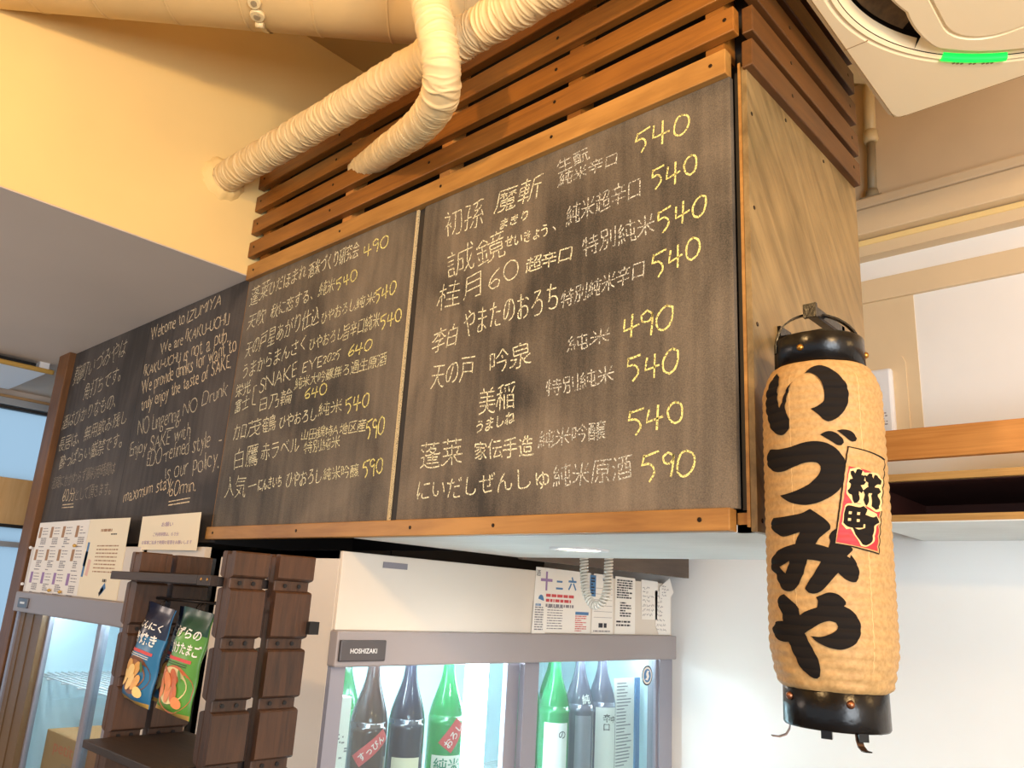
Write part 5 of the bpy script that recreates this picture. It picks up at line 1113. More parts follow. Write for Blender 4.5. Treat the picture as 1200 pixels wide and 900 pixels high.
f1 = fridge('white and grey glass-door fridge full of sake bottles under the slatted box', (-1.74, 1.25), math.pi/2, 1.61, .10, -.097, -.185, .045, .09, (.690, .748, .815), .66,
            shelves=(-.60, -1.05), tube=((.600, .085, .10),), badge=(.004, .150, -.171, -.119, 'HOSHIZAKI'))
f2 = fridge('left glass-door fridge with cardboard boxes inside, below the pinned menu sheets', (-3.97, 1.198), 0, 1.13, .108, -.081, -.163, .03, .05, (.845, .872, .900), .66,
            jamb=.30, shelves=(-.415, -.80), badge=(.07, .185, -.145, -.105, ''))
def fl(x, y, z): return (-1.74 - y, 1.25 + x, z)        # fridge-1 coordinates (along, into, up) to room
# oval sticker on the right glass
stk = MB(); sx, sz = 1.458, -.244
def ell(cx, cz, rx, rz, n=32): return [(cx+rx*math.cos(2*math.pi*i/n), cz+rz*math.sin(2*math.pi*i/n)) for i in range(n)]
def flat_f1(mb, pts, d, mi=0): mb.poly([fl(a, d, c) for a, c in pts], mi)
flat_f1(stk, ell(sx, sz, .036, .036), .0125, 0); flat_f1(stk, ell(sx, sz, .031, .031), .0120, 1)
flat_f1(stk, ell(sx, sz, .024, .024), .0115, 2)
flat_f1(stk, [(sx-.016, sz-.014), (sx+.002, sz-.018), (sx+.012, sz-.004), (sx+.006, sz+.010), (sx+.014, sz+.016), (sx-.002, sz+.018), (sx-.010, sz+.006), (sx-.004, sz-.006)], .0110, 3)
tag(stk.build('round_sticker', [M['print'], M['paper'], M['print_b'], M['paper']]), 'small round blue and white sticker on the right glass door of the fridge', 'sticker')

# ================================================================== SAKE BOTTLES
def bottle_glass(name, col, tr):
    m, nt, b = mat(name); b.inputs['Base Color'].default_value = s2l(col); b.inputs['Roughness'].default_value = .08
    b.inputs['Coat Weight'].default_value = .4; b.inputs['Specular IOR Level'].default_value = .6
    t = nd(nt, 'ShaderNodeBsdfTransparent'); t.inputs[0].default_value = s2l(col)
    mx = nd(nt, 'ShaderNodeMixShader'); mx.inputs[0].default_value = tr
    nt.links.new(b.outputs[0], mx.inputs[1]); nt.links.new(t.outputs[0], mx.inputs[2]); nt.links.new(mx.outputs[0], nt.nodes['Material Output'].inputs[0])
    return m
BG = {'green': bottle_glass('green_bottle_glass', (70, 176, 110), .45), 'brown': bottle_glass('brown_bottle_glass', (66, 46, 44), .12), 'black': bottle_glass('dark_bottle_glass', (52, 52, 70), .12), 'smoke': bottle_glass('smoky_bottle_glass', (104, 104, 122), .2)}
ZB = -.597
PROF = [(.0, 0), (.046, 0), (.0525, .008), (.0525, .232), (.0515, .252), (.0475, .275), (.041, .298), (.033, .322), (.0255, .345), (.0205, .365), (.0178, .385), (.0165, .400), (.0165, .415), (.019, .417), (.019, .424), (.016, .426)]
def bprof():
    P = catmull([(r, z, 0) for r, z in PROF], 3, corner=40); return [(p.x, p.y) for p in P]
BP = bprof()
def rad_at(z):
    for (r0, z0), (r1, z1) in zip(BP, BP[1:]):
        if z0 <= z <= z1 and z1 > z0: return r0+(r1-r0)*(z-z0)/(z1-z0)
    return .0525
def patch(mb, cx, cy, a0, a1, z0, z1, fn=None, lift_=.0006, n=14, mz=6, mi=0):
    vs = []
    for i in range(n+1):
        for j in range(mz+1):
            u, v = i/n, j/mz
            a = a0+(a1-a0)*u; z = z0+(z1-z0)*v
            if fn: a, z = fn(u, v)
            r = rad_at(z)+lift_; vs.append((cx+r*math.sin(a), cy-r*math.cos(a), ZB+z))
    mb.add(vs, [(i*(mz+1)+j, (i+1)*(mz+1)+j, (i+1)*(mz+1)+j+1, i*(mz+1)+j+1) for i in range(n) for j in range(mz)], mi, True)
def bottle(kind, cx, cy, label, parts, k=1.0):
    b_ = thing('sake_bottle', label, 'bottle', (cx, cy, ZB), 'sake bottles in the fridge')
    MB().lathe([(r, ZB+z) for r, z in BP], cx, cy, 32).build('bottle_glass', BG[kind], b_)
    MB().lathe([(.0, ZB+.446), (.017, ZB+.446), (.0185, ZB+.443), (.0185, ZB+.426), (.0, ZB+.426)], cx, cy, 24).build('cap', M['silver'] if kind != 'green' else M['gold'], b_)
    for nm, mname, kw in parts:
        mb = MB()
        if nm == 'text':
            body, ac_, zc, size, slope, mname2 = kw
            def f(a, c):
                aa = ac_+(a*math.cos(slope)-c*math.sin(slope))/.05; z = zc+a*math.sin(slope)+c*math.cos(slope)
                r = rad_at(z)+.0016; return (cx+r*math.sin(aa), cy-r*math.cos(aa), ZB+z)
            put_text(mb, body, f, 0, -size*.4, size, 0, None, .01, True); mb.build('label_lettering', M[mname2], b_)
        else:
            patch(mb, cx, cy, **kw); mb.build(nm, M[mname], b_)
    return b_
VA = .93      # direction of the room as seen from the bottles (angle from -y towards +x)
def slantfn(ac_, zc, L, Wd, sl):
    return lambda u, v: (ac_+((u-.5)*L*math.cos(sl)-(v-.5)*Wd*math.sin(sl))/.05, zc+(u-.5)*L*math.sin(sl)+(v-.5)*Wd*math.cos(sl))
bottle('brown', -1.86, 1.485, 'brown sake bottle with a slanted red tag, leftmost of the bottles in the fridge',
       [('neck_tag', 'print_r', dict(a0=0, a1=1, z0=0, z1=1, fn=slantfn(VA+.25, .195, .105, .034, .72), n=20)), ('text', '', ('すっぴん', VA+.25, .195, .021, .72, 'paper'))])
bottle('black', -1.86, 1.622, 'dark sake bottle with a pale pink label between the brown and the green bottle',
       [('front_label', 'paper2', dict(a0=VA-.75, a1=VA+.85, z0=.03, z1=.158))])
bottle('green', -1.86, 1.776, 'green sake bottle with a slanted red tag beside the bright light tube',
       [('neck_tag', 'print_r', dict(a0=0, a1=1, z0=0, z1=1, fn=slantfn(VA+.42, .205, .085, .046, .95), n=20)), ('text', '', ('おろし', VA+.42, .205, .026, .95, 'paper')),
        ('front_label', 'paper', dict(a0=VA-.8, a1=VA+1.0, z0=.03, z1=.150)), ('text', '', ('純米', VA+.15, .125, .04, 0, 'print_gr'))] )
bottle('green', -1.86, 2.292, 'green sake bottle with a white label behind the right glass door',
       [('front_label', 'paper', dict(a0=VA-.9, a1=VA+.8, z0=.03, z1=.205)), ('text', '', ('の', VA+.35, .17, .03, 0, 'print'))])
bottle('smoke', -1.86, 2.432, 'smoky grey sake bottle with a white painted character, behind the right glass door',
       [('text', '', ('純', VA+.25, .275, .034, .15, 'paper')), ('front_label', 'fr_frame', dict(a0=VA-.5, a1=VA+.7, z0=.03, z1=.22))])
bottle('smoke', -1.86, 2.568, 'grey sake bottle with a white dry-sake label, last on the right behind the glass',
       [('front_label', 'paper', dict(a0=VA-.7, a1=VA+.95, z0=.03, z1=.240)), ('text', '', ('辛', VA+.1, .205, .030, 0, 'print')), ('text', '', ('口', VA+.1, .175, .028, 0, 'print')), ('text', '', ('中', VA+.62, .20, .026, 0, 'print'))])
# second row, seen through the gaps
for (y, kind, lb) in ((1.40, 'green', 'green bottle in the back row at the left end of the fridge'), (2.24, 'green', 'green bottle in the back row behind the grey bottles'), (2.40, 'green', 'green bottle in the back row, last before the menu stand')):
    bottle(kind, -2.09, y+.16, lb, [])
ct = thing('carton', 'white printed carton standing at the left edge inside the bottle fridge', 'carton', (-1.84, 1.345, ZB))
MB().box(-1.90, -1.80, 1.315, 1.375, ZB, ZB+.33, bev=.003).build('box_body', M['paper'], ct)
mb = MB()
rp = random.Random(4)
for k in range(40):
    y, z = 1.318+rp.random()*.05, ZB+.02+rp.random()*.22; mb.box(-1.7995, -1.799, y, y+.004+rp.random()*.006, z, z+.004)
mb.build('printing', M['print_g'], ct)
ms = thing('menu_stand', 'printed price card with a blue edge strip standing inside the fridge at the right', 'card', (-1.83, 2.70, ZB))
MB().box(-1.846, -1.842, 2.625, 2.755, ZB, ZB+.335).build('card', M['paper'], ms)
mb = MB()
for k in range(26):
    z = ZB+.315-k*.0115; L_ = .05+.05*rp.random()
    mb.box(-1.8418, -1.8414, 2.64, 2.64+L_, z, z+.004)
mb.build('printing', M['print_g'], ms)
MB().box(-1.845, -1.838, 2.762, 2.79, ZB, ZB+.335).build('edge_strip', M['print_b'], ms)

# ================================================================== SHEETS ON THE FRIDGES
def bars(mb, fn, x0, x1, z0, z1, rows, h=.45, mi=0, seed=1, fill=.9):
    rg = random.Random(seed); st = (z1-z0)/rows
    for k in range(rows):
        z = z1-(k+.5)*st; x = x0
        xe = x0+(x1-x0)*(fill if rg.random() < .7 else rg.uniform(.4, fill))
        while x < xe:
            l = rg.uniform(.3, 1.6)*st*1.6; e = min(xe, x+l)
            mb.add([fn(x, z-st*h/2), fn(e, z-st*h/2), fn(e, z+st*h/2), fn(x, z+st*h/2)], [(0, 1, 2, 3)], mi); x = e+st*.35
def sheet(name, label, cat, fn, corners, thick=.0012, m_='paper', group=None):
    # corners: list of (along, up); fn(a, z, d) -> room point at distance d off the panel
    t = thing(name, label, cat, (0, 0, 0), group)
    c = fn(sum(p[0] for p in corners)/len(corners), min(p[1] for p in corners), 0); t.location = (c[0], c[1], c[2]+H)
    MB().prism(corners, lambda p: fn(p[0], p[1], .0006), lambda p: fn(p[0], p[1], .0006+thick)).build('sheet', M[m_], t)
    return t
F1 = lambda y, z, d: (-1.74+d, y, z)
def F1p(d): return lambda y, z: (-1.74+d, y, z)
p1 = sheet('event_poster', 'white event poster with coloured lettering, leftmost sheet on the fridge top panel', 'poster', F1, [(2.020, .112), (2.318, .110), (2.322, -.095), (2.012, -.092)])
mb = MB(); f_ = F1p(.0022)
put_text(mb, '十', f_, 2.045, .046, .062, 3, None, .035); put_text(mb, '二', f_, 2.125, .046, .038, 2, None, .04); put_text(mb, '六', f_, 2.19, .050, .046, 2, None, .035)
put_text(mb, '酒', f_, 2.022, .085, .022, 0)
for i, mi in ((0, 4), (1, 4), (2, 1)): bars(mb, f_, 2.075, 2.24, .018-.016*i, .030-.016*i, 1, .8, mi, i+5)
bars(mb, f_, 2.025, 2.060, -.085, -.005, 9, .5, 0, 3); bars(mb, f_, 2.085, 2.20, -.085, -.01, 9, .35, 1, 8, .7); bars(mb, f_, 2.235, 2.305, -.09, -.035, 8, .5, 4, 9)
mb.add([f_(2.235, -.034), f_(2.310, -.034), f_(2.310, -.024), f_(2.235, -.024)], [(0, 1, 2, 3)], 2)
mb.add([f_(2.050+.03*math.cos(a)*.5, .005+.02*math.sin(a)) for a in [i*.4 for i in range(8)]], [list(range(8))], 2)
mb.build('printing', [M['print'], M['print_g'], M['print_b'], M['print_p'], M['print_r']], p1)
p2 = sheet('price_slip', 'narrow price slip overlapping the lower left corner of the event poster', 'slip', lambda y, z, d: F1(y, z, d+.0030), [(2.012, .000), (2.070, .000), (2.074, -.098), (2.008, -.098)], .001)
mb = MB(); bars(mb, F1p(.0056), 2.018, 2.066, -.088, -.012, 10, .5, 0, 12); bars(mb, F1p(.0056), 2.02, 2.05, -.012, -.003, 1, .8, 1, 2); mb.build('printing', [M['print_g'], M['print_b']], p2)
p3 = sheet('calendar_sheet', 'pale calendar sheet behind the white coiled cord', 'sheet', F1, [(2.336, .110), (2.452, .109), (2.458, -.096), (2.328, -.096)])
mb = MB(); f_ = F1p(.0022)
for k in range(6): mb.add([f_(2.340, .06-k*.02), f_(2.450, .06-k*.02), f_(2.450, .0612-k*.02), f_(2.340, .0612-k*.02)], [(0, 1, 2, 3)], 1)
bars(mb, f_, 2.39, 2.445, .085, .10, 1, .6, 0, 4); bars(mb, f_, 2.37, 2.43, -.075, -.058, 1, .9, 0, 6); bars(mb, f_, 2.34, 2.45, -.09, -.082, 1, .6, 1, 7)
mb.build('printing', [M['print'], M['print_g']], p3)
p3b = sheet('blue_note', 'small dark blue note tucked at the top beside the coiled cord', 'note', lambda y, z, d: F1(y, z, d+.003), [(2.312, .104), (2.345, .104), (2.345, .030), (2.312, .032)], .001, 'print_b')
mb = MB(); bars(mb, F1p(.0056), 2.316, 2.342, .036, .098, 6, .5, 0, 5); mb.build('printing', M['print'], p3b)
p4 = sheet('notice_sheet', 'white notice sheet with dense black text just right of the coiled cord', 'sheet', F1, [(2.468, .109), (2.597, .107), (2.600, -.094), (2.470, -.096)])
mb = MB(); f_ = F1p(.0022); bars(mb, f_, 2.478, 2.59, .03, .10, 8, .6, 0, 21); bars(mb, f_, 2.50, 2.58, -.035, .02, 6, .55, 0, 22); bars(mb, f_, 2.478, 2.58, -.07, -.045, 2, .5, 0, 23)
mb.build('printing', M['print'], p4)
def scrib(mb, fn, x0, x1, z0, z1, rows, seed, wd=.0022):
    rg = random.Random(seed); st = (z1-z0)/rows
    for k in range(rows):
        z = z1-(k+.5)*st; x = x0
        for _ in range(rg.randint(2, 4)):
            n = rg.randint(4, 7); P = [(x+i*(x1-x0)/26, z+rg.uniform(-.32, .32)*st) for i in range(n)]; x = P[-1][0]+(x1-x0)*.08
            if x > x1: break
            ribbon(mb, [tuple(q) for q in catmull([(a, b_, 0) for a, b_ in P], 2)] if False else P, wd, fn, 0)
p5 = sheet('handwritten_slip', 'short handwritten slip taped near the right end of the fridge panel', 'slip', F1, [(2.640, .106), (2.755, .104), (2.752, -.040), (2.645, -.040)])
mb = MB(); scrib(mb, F1p(.0022), 2.65, 2.75, -.03, .085, 7, 3); mb.build('handwriting', M['print_g'], p5)
p6 = sheet('receipt_slip', 'long curling receipt slip, last on the right of the fridge panel', 'slip', F1, [(2.735, .070), (2.850, .068), (2.848, -.094), (2.765, -.094), (2.740, -.06)])
mb = MB(); scrib(mb, F1p(.0022), 2.75, 2.84, -.085, .055, 8, 5); mb.build('handwriting', M['print_g'], p6)
p7 = sheet('tilted_note', 'small tilted note above the receipt slip at the right corner of the fridge', 'note', lambda y, z, d: F1(y, z, d+.003), [(2.765, .085), (2.838, .122), (2.868, .068), (2.835, .038), (2.765, .044)], .001)
mb = MB(); scrib(mb, F1p(.0056), 2.78, 2.845, .048, .095, 4, 8); mb.build('handwriting', M['print_g'], p7)
pl = MB().box(-1.7385, -1.737, 1.385, 1.470, .066, .082); tag(pl.build('rating_plate', M['print_g']), 'small silver maker plate at the upper left of the bottle fridge panel', 'plate')

F2 = lambda x, z, d: (x, 1.198-d, z)
def F2p(d): return lambda x, z: (x, 1.198-d, z)
q1 = sheet('menu_sheet', 'large pinned menu sheet with rows of small pictures above the left fridge', 'sheet', F2, [(-3.921, .212), (-3.351, .214), (-3.340, -.076), (-3.935, -.0795)])
mb = MB(); f_ = F2p(.0022)
for c in range(4):
    for r in range(3):
        x = -3.905+c*.138+(.012 if c == 3 else 0); z = .150-r*.094
        mi = [2, 2, 2, 2][c] if r < 2 else 4
        mb.add([f_(x, z-.004), f_(x+.030, z-.004), f_(x+.032, z+.042), f_(x+.002, z+.042)], [(0, 1, 2, 3)], mi)
        bars(mb, f_, x+.045, x+.115, z+.006, z+.042, 3, .25, 1, c*5+r); bars(mb, f_, x+.040, x+.115, z-.032, z-.002, 4, .55, 0, c*7+r+40, .85); bars(mb, f_, x+.03, x+.10, z-.045, z-.037, 1, .5, 1, c+r+60)
mb.build('printing', [M['print_g'], M['print_g'], M['print_o'], M['print'], M['print_p']], q1)
q2 = sheet('drink_guide_sheet', 'cream sheet with a long blue and pink drawing, right of the picture menu', 'sheet', F2, [(-3.348, .214), (-2.973, .211), (-2.966, -.0795), (-3.337, -.076)], .0012, 'paper2')
mb = MB(); f_ = F2p(.0022)
def quad(mb, f_, x0, z0, x1, z1, wd, mi):
    d = Vector((x1-x0, z1-z0)).normalized(); n = Vector((-d.y, d.x))*wd
    mb.add([f_(x0+n.x, z0+n.y), f_(x1+n.x, z1+n.y), f_(x1-n.x, z1-n.y), f_(x0-n.x, z0-n.y)], [(0, 1, 2, 3)], mi)
quad(mb, f_, -3.325, -.005, -3.315, .125, .010, 2); quad(mb, f_, -3.325, .035, -3.318, .09, .013, 2); quad(mb, f_, -3.285, .0, -3.275, .06, .014, 4)
bars(mb, f_, -3.22, -3.10, .162, .176, 1, .7, 1, 2); bars(mb, f_, -3.12, -3.06, .150, .158, 1, .6, 0, 3)
bars(mb, f_, -3.23, -3.02, .01, .118, 8, .32, 1, 9, .95)
bars(mb, f_, -3.12, -3.08, -.02, -.008, 1, .9, 0, 4); quad(mb, f_, -3.12, -.055, -3.085, -.03, .012, 2); quad(mb, f_, -3.13, -.065, -3.10, -.04, .008, 0)
mb.build('printing', [M['print'], M['print_o'], M['print_b'], M['print_p'], plain('print_pink', (232, 190, 176), .8)], q2)
q3 = sheet('request_notice', 'cream notice with a polite request about time limits, standing left of the box end trim', 'notice', lambda x, z, d: (x, 1.205-d, z), [(-2.887, .213), (-2.455, .216), (-2.447, .096), (-2.880, .098)], .0015, 'paper2')
mb = MB(); f_ = lambda x, z: (x, 1.2024, z)
put_text(mb, 'お願い', f_, -2.68, .176, .017, 0, .085, 0, True)
put_text(mb, 'ご利用時間は、６０分', f_, -2.68, .144, .014, 0, .19, 0, True)
put_text(mb, 'お客様ご自身で時間の管理をお願いします', f_, -2.67, .117, .014, 0, .37, 0, True)
mb.build('printing', M['print_p'], q3)
for i, (x, z) in enumerate(((-3.95, .105), (-3.96, -.05), (-3.62, -.066), (-3.44, .112), (-3.50, -.068))):
    pn = MB().sphere((x, 1.188, z), .007, 6).tube([(x, 1.192, z), (x, 1.206, z)], .0015, 6)  # white ones are pins, gold ones model glare glints on the sleeves
    tag(pn.build('pin_or_glint', M['white_plastic'] if i < 2 else M['gold']), ['white-headed push pin at the upper left edge of the menu sheet', 'white-headed push pin at the lower left edge of the menu sheet',
        'gold bead for a glare glint at the lower middle of the picture menu', 'gold bead for a glare glint high between the two pinned sheets', 'gold bead for a glare glint low near the right edge of the picture menu'][i], 'pin', 'push pins on the sheets')

# cardboard boxes inside the left fridge
c1 = thing('cardboard_box', 'pale cardboard box with orange lettering at the bottom of the left fridge', 'box', (-3.5, 1.45, -.80))
MB().box(-3.66, -3.30, 1.30, 1.60, -.79, -.60, bev=.003).build('carton', M['cardboard'], c1)
mb = MB(); put_text(mb, 'petit', lambda a, c: (a, 1.2992, c), -3.56, -.665, .06, 0, .20, .01); mb.build('printing', M['orange'], c1)
mb = MB(); put_text(mb, 'JETTE', lambda a, c: (a, 1.2992, c), -3.46, -.72, .04, 0, .13, .01); mb.build('small_printing', M['print_o'], c1)
c2 = thing('cardboard_box', 'brown cardboard box beside the pale one in the left fridge', 'box', (-3.1, 1.45, -.80))
MB().box(-3.28, -2.92, 1.32, 1.62, -.79, -.585, bev=.003).build('carton', M['cardboard2'], c2)
MB().box(-3.28, -2.92, 1.4, 1.46, -.5855, -.5835).build('tape', M['cardboard'], c2)

# ================================================================== DARK WOODEN RACK
rk = thing('wooden_display_rack', 'dark brown wooden display rack with notched uprights in front of the fridges', 'rack', (-1.68, .87, -1.65))
def upright(x0, x1, y0, y1, zt):
    mb = MB(); cx0, cx1 = x0+.013, x1-.013
    mb.box(cx0, cx1, y0, y1, -1.65, zt-.004, bev=.003)
    z = zt; k = 0
    cuts = [.003-.112*i for i in range(15)]
    top = zt
    for c in cuts:
        z0 = c+.012
        for (a, b_) in ((x0, cx0+.003), (cx1-.003, x1)):
            # block with a slanted under side
            s_ = 1 if a > cx0 else -1
            P = [(a, z0), (b_, z0), (b_, top), (a, top)]
            if s_ > 0: P = [(a, z0-.004), (b_-.003, z0), (b_, z0+.003), (b_, top-.003), (b_-.003, top), (a, top+.003 if top < zt-.01 else top)]
            else: P = [(b_, z0-.004), (a+.003, z0), (a, z0+.003), (a, top-.003), (a+.003, top), (b_, top+.003 if top < zt-.01 else top)]
            mb.prism(P, lambda p: (p[0], y0-.001, p[1]), lambda p: (p[0], y1+.001, p[1]))
        top = c-.012
        if z0 < -1.5: break
    u = mb.build('upright', M['rack'], rk)
    for c in cuts[:5]:
        for yy in (y0+.30*(y1-y0), y0+.70*(y1-y0)):
            MB().tube([(cx1-.001, yy, c), (cx1+.003, yy, c)], .0042, 8).build('screw', M['dark'], u)
    return u
upright(-1.500, -1.450, .795, .868, .063)
upright(-1.500, -1.450, .893, .975, .064)
upright(-1.925, -1.872, .795, .865, .060)
upright(-1.925, -1.872, .880, .965, .059)
tb = MB().box(-1.868, -1.503, .792, .968, -.006, .013, bev=.002).box(-1.977, -1.552, .774, .792, -.004, .0145, bev=.0015).box(-1.5515, -1.500, .774, .792, -.006, .0145, bev=.0015).build('upper_shelf', M['rack_x'], rk)
screws(tb, [(x, .7735, .006) for x in (-1.535, -1.51)], 'y', .003, 'brass')
MB().box(-1.862, -1.503, .735, .962, -.347, -.331, bev=.002).box(-1.868, -1.50, .80, .968, -.352, -.347).build('lower_shelf', M['rack_x'], rk)
for y in (.84, .93): MB().box(-1.90, -1.47, y-.012, y+.012, -1.2, -1.17).build('cross_rail', M['rack_x'], rk)
MB().tube([(-1.885, .846, -.040), (-1.487, .846, -.040)], .0035, 8).build('hanging_rod', M['screw'], rk)
MB().box(-1.46, -1.438, .972, .995, -.09, -.065).build('latch', M['dark'], rk)

def pouch(name, label, cx, y, zt, Wd, Hh, tilt, yaw, top, body, kind):
    t = thing(name, label, 'snack pack', (0, 0, -H), None)
    # local: x across, y depth, z down from the hang hole
    NX, NZ = 16, 22
    def th(u, v): return .020*max(0, (1-abs(2*u-1)**2.4))*max(0, min(1, (v-.09)/.22))**.7*max(0, min(1, (1-v)/.10))**.5+.0012
    def wob(u, v): return .0022*math.sin(9*u+5*v)+.0016*math.sin(17*v+3*u)
    def P(u, v, s_, e=0): return ((u-.5)*Wd*(1-.03*math.sin(math.pi*v)), s_*(th(u, v)+e)+wob(u, v), -v*Hh)
    mb = MB(); vs = []
    for s_ in (-1, 1):
        for i in range(NX+1):
            for j in range(NZ+1): vs.append(P(i/NX, j/NZ, s_))
    N1 = (NX+1)*(NZ+1)
    for s_ in (0, 1):
        for i in range(NX):
            for j in range(NZ):
                a = s_*N1+i*(NZ+1)+j; v = (j+.5)/NZ
                mi = 0 if v < .30 - (.06 if kind == 'green' else 0) else 1
                if v > .94: mi = 2
                mb.f.append([a, a+NZ+1, a+NZ+2, a+1]); mb.m.append(mi); mb.sm.append(True)
    mb.v = vs
    for j in range(NZ):
        for i in (0, NX): mb.f.append([i*(NZ+1)+j, i*(NZ+1)+j+1, N1+i*(NZ+1)+j+1, N1+i*(NZ+1)+j]); mb.m.append(1); mb.sm.append(False)
    pk = mb.build('pouch', [top, body, M['gold']], t, lift=False)
    F = lambda u, v, e=.0012: P(u, v, -1, e)
    def disc(mb, cu, cv, ru, rv, mi, e, n=24, a=0):
        vs = [F(cu, cv, e)]
        for k in range(n):
            x, z = ru*math.cos(2*math.pi*k/n), rv*math.sin(2*math.pi*k/n)
            vs.append(F(min(.99, max(.01, cu+x*math.cos(a)-z*math.sin(a))), min(.985, cv+x*math.sin(a)+z*math.cos(a)), e))
        mb.add(vs, [(0, 1+k, 1+(k+1) % n) for k in range(n)], mi)
    pic = MB()
    wd, fd, fd2, lf = [plain('pack_'+kind+'_'+n_, c_, .5) for n_, c_ in zip(('dish', 'food', 'food_light', 'leaf'), ((118, 70, 40), (222, 164, 84), (242, 204, 130), (70, 110, 50)) if kind == 'blue' else ((224, 206, 150), (196, 104, 62), (226, 140, 84), (90, 140, 60)))]
    if kind == 'green': disc(pic, .55, .76, .46, .22, 1, .0010); disc(pic, .50, .73, .40, .17, 0, .0014)
    else: disc(pic, .50, .72, .44, .19, 0, .0010); disc(pic, .48, .72, .36, .15, 4, .0013)
    eggs = [(.28, .66, .13, .075, 1), (.55, .66, .13, .07, 1), (.20, .78, .12, .08, 2), (.45, .80, .13, .075, 2), (.66, .78, .12, .07, 1), (.40, .70, .12, .07, 2)]
    for k, (a, b_, ru, rv, mi) in enumerate(eggs): disc(pic, a, b_, ru, rv, mi, .0018+.0003*k, 18, .5 if kind == 'green' else -.4)
    disc(pic, .72, .62, .07, .03, 3, .004, 12, .8); disc(pic, .80, .86, .10, .05, 2, .004, 12, .2)
    pic.build('picture', [wd, fd, fd2, lf, plain('pack_'+kind+'_plate_in', (150, 98, 56) if kind == 'blue' else (240, 226, 180), .5)], pk, lift=False)
    tx = MB(); lines = (('にんにく', .245, .085, .74), ('素焼き', .40, .13, .70)) if kind == 'blue' else (('うずらの', .27, .11, .78), ('味付けたまご', .42, .12, .94))
    for body_, v, sz, wd_ in lines:
        put_text(tx, body_, lambda a, c: F(.5+a, v-c, .0016), -wd_/2, 0, sz, 0, wd_, .02)
    tx.build('title_lettering', M['paper'], pk, lift=False)
    bd = MB(); vs = [F(.12+.76*(i/10), vv, .0014) for vv in (.465, .495) for i in range(11)]; bd.add(vs, [(i, i+1, i+12, i+11) for i in range(10)])
    bd.build('red_band', M['print_r'], pk, lift=False)
    tn = MB()
    for vv in (.515, .535): bars(tn, lambda a, c: F(a, vv-c, .0014), .15, .85, -.004, .004, 1, .9, 0, int(vv*100), .95)
    tn.build('small_lettering', M['paper'] if kind == 'blue' else M['print'], pk, lift=False)
    hk_ = MB().tube([(0, 0, -.012), (0, -.001, .006), (0, .004, .014), (0, .009, .010)], .0016, 6); hk_.build('hang_hook', M['screw'], t, lift=False)
    t.location = (cx, y, H+zt); t.rotation_euler = (R_(-4), R_(tilt), R_(yaw)); return t
navy = plain('pack_navy_foil', (26, 34, 58), .3); blue = plain('pack_blue', (42, 108, 150), .35); dgreen = plain('pack_dark_green', (30, 70, 48), .35); green = plain('pack_green', (92, 150, 56), .35)
pouch('snack_pouch', 'blue garlic snack pouch hanging in front in the dark rack', -1.805, .830, -.055, .122, .205, 7, 3, navy, blue, 'blue')
pouch('snack_pouch', 'second blue pouch half hidden behind the front one in the rack', -1.768, .892, -.060, .112, .205, 6, 12, navy, blue, 'blue')
pouch('snack_pouch', 'green quail egg snack pouch hanging beside the right rack upright', -1.640, .834, -.056, .124, .206, 5, 3, dgreen, green, 'green')

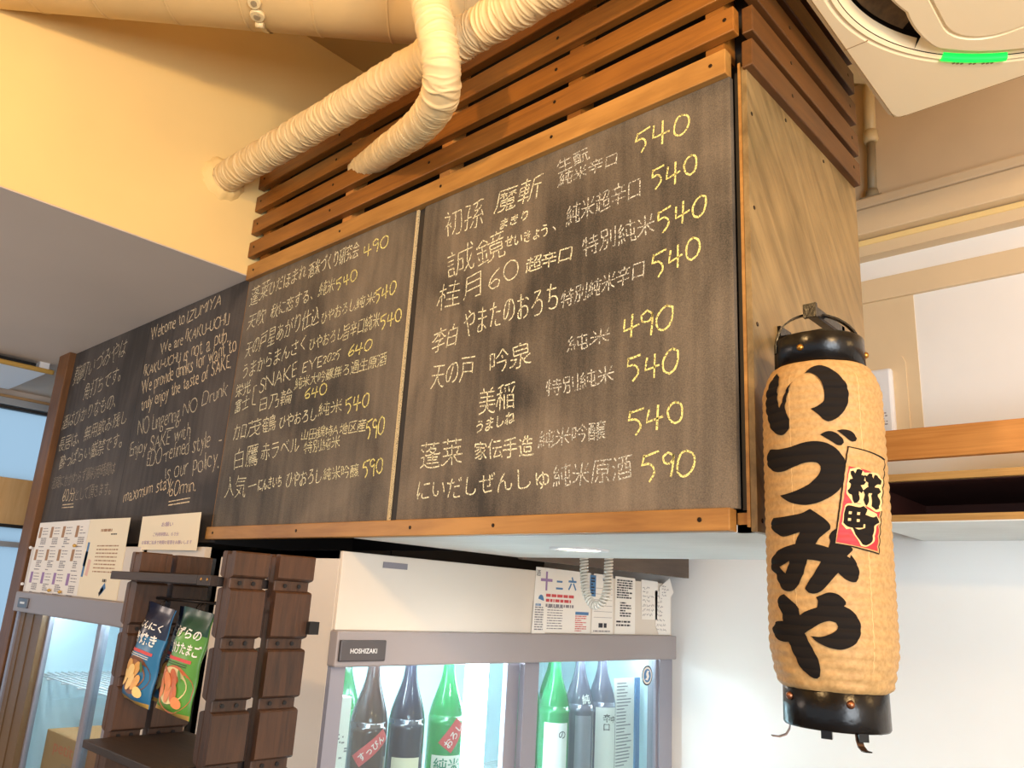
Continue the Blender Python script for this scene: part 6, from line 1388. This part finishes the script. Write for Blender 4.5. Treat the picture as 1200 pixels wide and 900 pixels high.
# ================================================================== COILED CORD, SWITCH, SHELF
P = catmull([(-1.472, 1.925, .34), (-1.471, 1.925, .20), (-1.470, 1.925, .11), (-1.462, 1.925, .045), (-1.443, 1.925, .010), (-1.420, 1.925, .000), (-1.398, 1.925, .012), (-1.384, 1.925, .048), (-1.381, 1.925, .11), (-1.381, 1.925, .20), (-1.381, 1.925, .34)], 40, corner=170)
cum = [0]
for a, b_ in zip(P, P[1:]): cum.append(cum[-1]+(b_-a).length)
hel = []; L_ = cum[-1]; turns = int(L_/.0092); j = 0
for k in range(turns*12+1):
    s_ = L_*k/(turns*12)
    while j < len(P)-2 and cum[j+1] < s_: j += 1
    f_ = (s_-cum[j])/max(1e-9, cum[j+1]-cum[j]); c = P[j].lerp(P[j+1], f_); t = (P[j+1]-P[j]).normalized()
    nn = Vector((0, 1, 0)); bb = t.cross(nn).normalized(); a = 2*math.pi*k/12
    hel.append(c+nn*math.cos(a)*.0100+bb*math.sin(a)*.0100)
cc = MB().tube(hel, .0036, 7); tag(cc.build('coiled_cord', M['cord']), 'white coiled cord looping down below the back of the slatted box', 'cord')
MB().box(-1.49, -1.36, 1.884, 1.935, .335, .36).build('cord_clip', M['dark'], box)
swt = thing('wall_control_panel', 'white wall control panel with small print, half hidden behind the lantern', 'control panel', (-.95, 2.88, .65))
MB().box(-1.03, -.853, 2.862, 2.893, .64, .874, bev=.010).build('housing', M['white_plastic'], swt)
mb = MB(); bars(mb, lambda x, z: (x, 2.8615, z), -.905, -.872, .665, .715, 5, .4, 0, 6); mb.build('printing', M['print_g'], swt)
sh = thing('wall_shelf', 'open wooden box shelf on the back wall, right of the lantern', 'shelf', (.3, 2.63, .27))
MB().box(-.80, 2.4, 2.357, 2.90, .385, .405).box(-.80, 2.4, 2.357, 2.90, .2725, .291).build('boards', M['plyedge'], sh)
MB().box(-.80, 2.4, 2.357, 2.90, .2690, .2722).build('underside_sheet', M['wash'], sh)
MB().box(-.80, 2.4, 2.88, 2.90, .291, .385).box(-.80, -.78, 2.37, 2.88, .291, .385).box(-.79, 2.4, 2.375, 2.88, .2915, .2935).box(-.79, 2.4, 2.375, 2.88, .3825, .3845).build('dark_lining', M['redwood'], sh)
MB().box(2.38, 2.4, 2.37, 2.88, .291, .385).build('end_board', M['plyedge'], sh)
ra = thing('guard_rail', 'orange-brown wooden rail running just above the wall shelf', 'rail', (.3, 2.36, .44))
MB().box(-.80, 2.4, 2.345, 2.372, .444, .530, bev=.003).build('rail', M['shelf'], ra)
for x in (-.77, 2.3): MB().box(x-.02, x+.02, 2.372, 2.392, .405, .53).build('rail_support', M['shelf'], ra)
cb = thing('white_box', 'small pale box lying on the wall shelf at the right picture edge', 'box', (-.3, 2.6, .405))
MB().box(-.335, -.20, 2.50, 2.62, .405, .475, bev=.003).build('box_body', M['paper2'], cb)
MB().box(-.336, -.199, 2.499, 2.621, .455, .476, bev=.002).build('lid', M['paper'], cb)
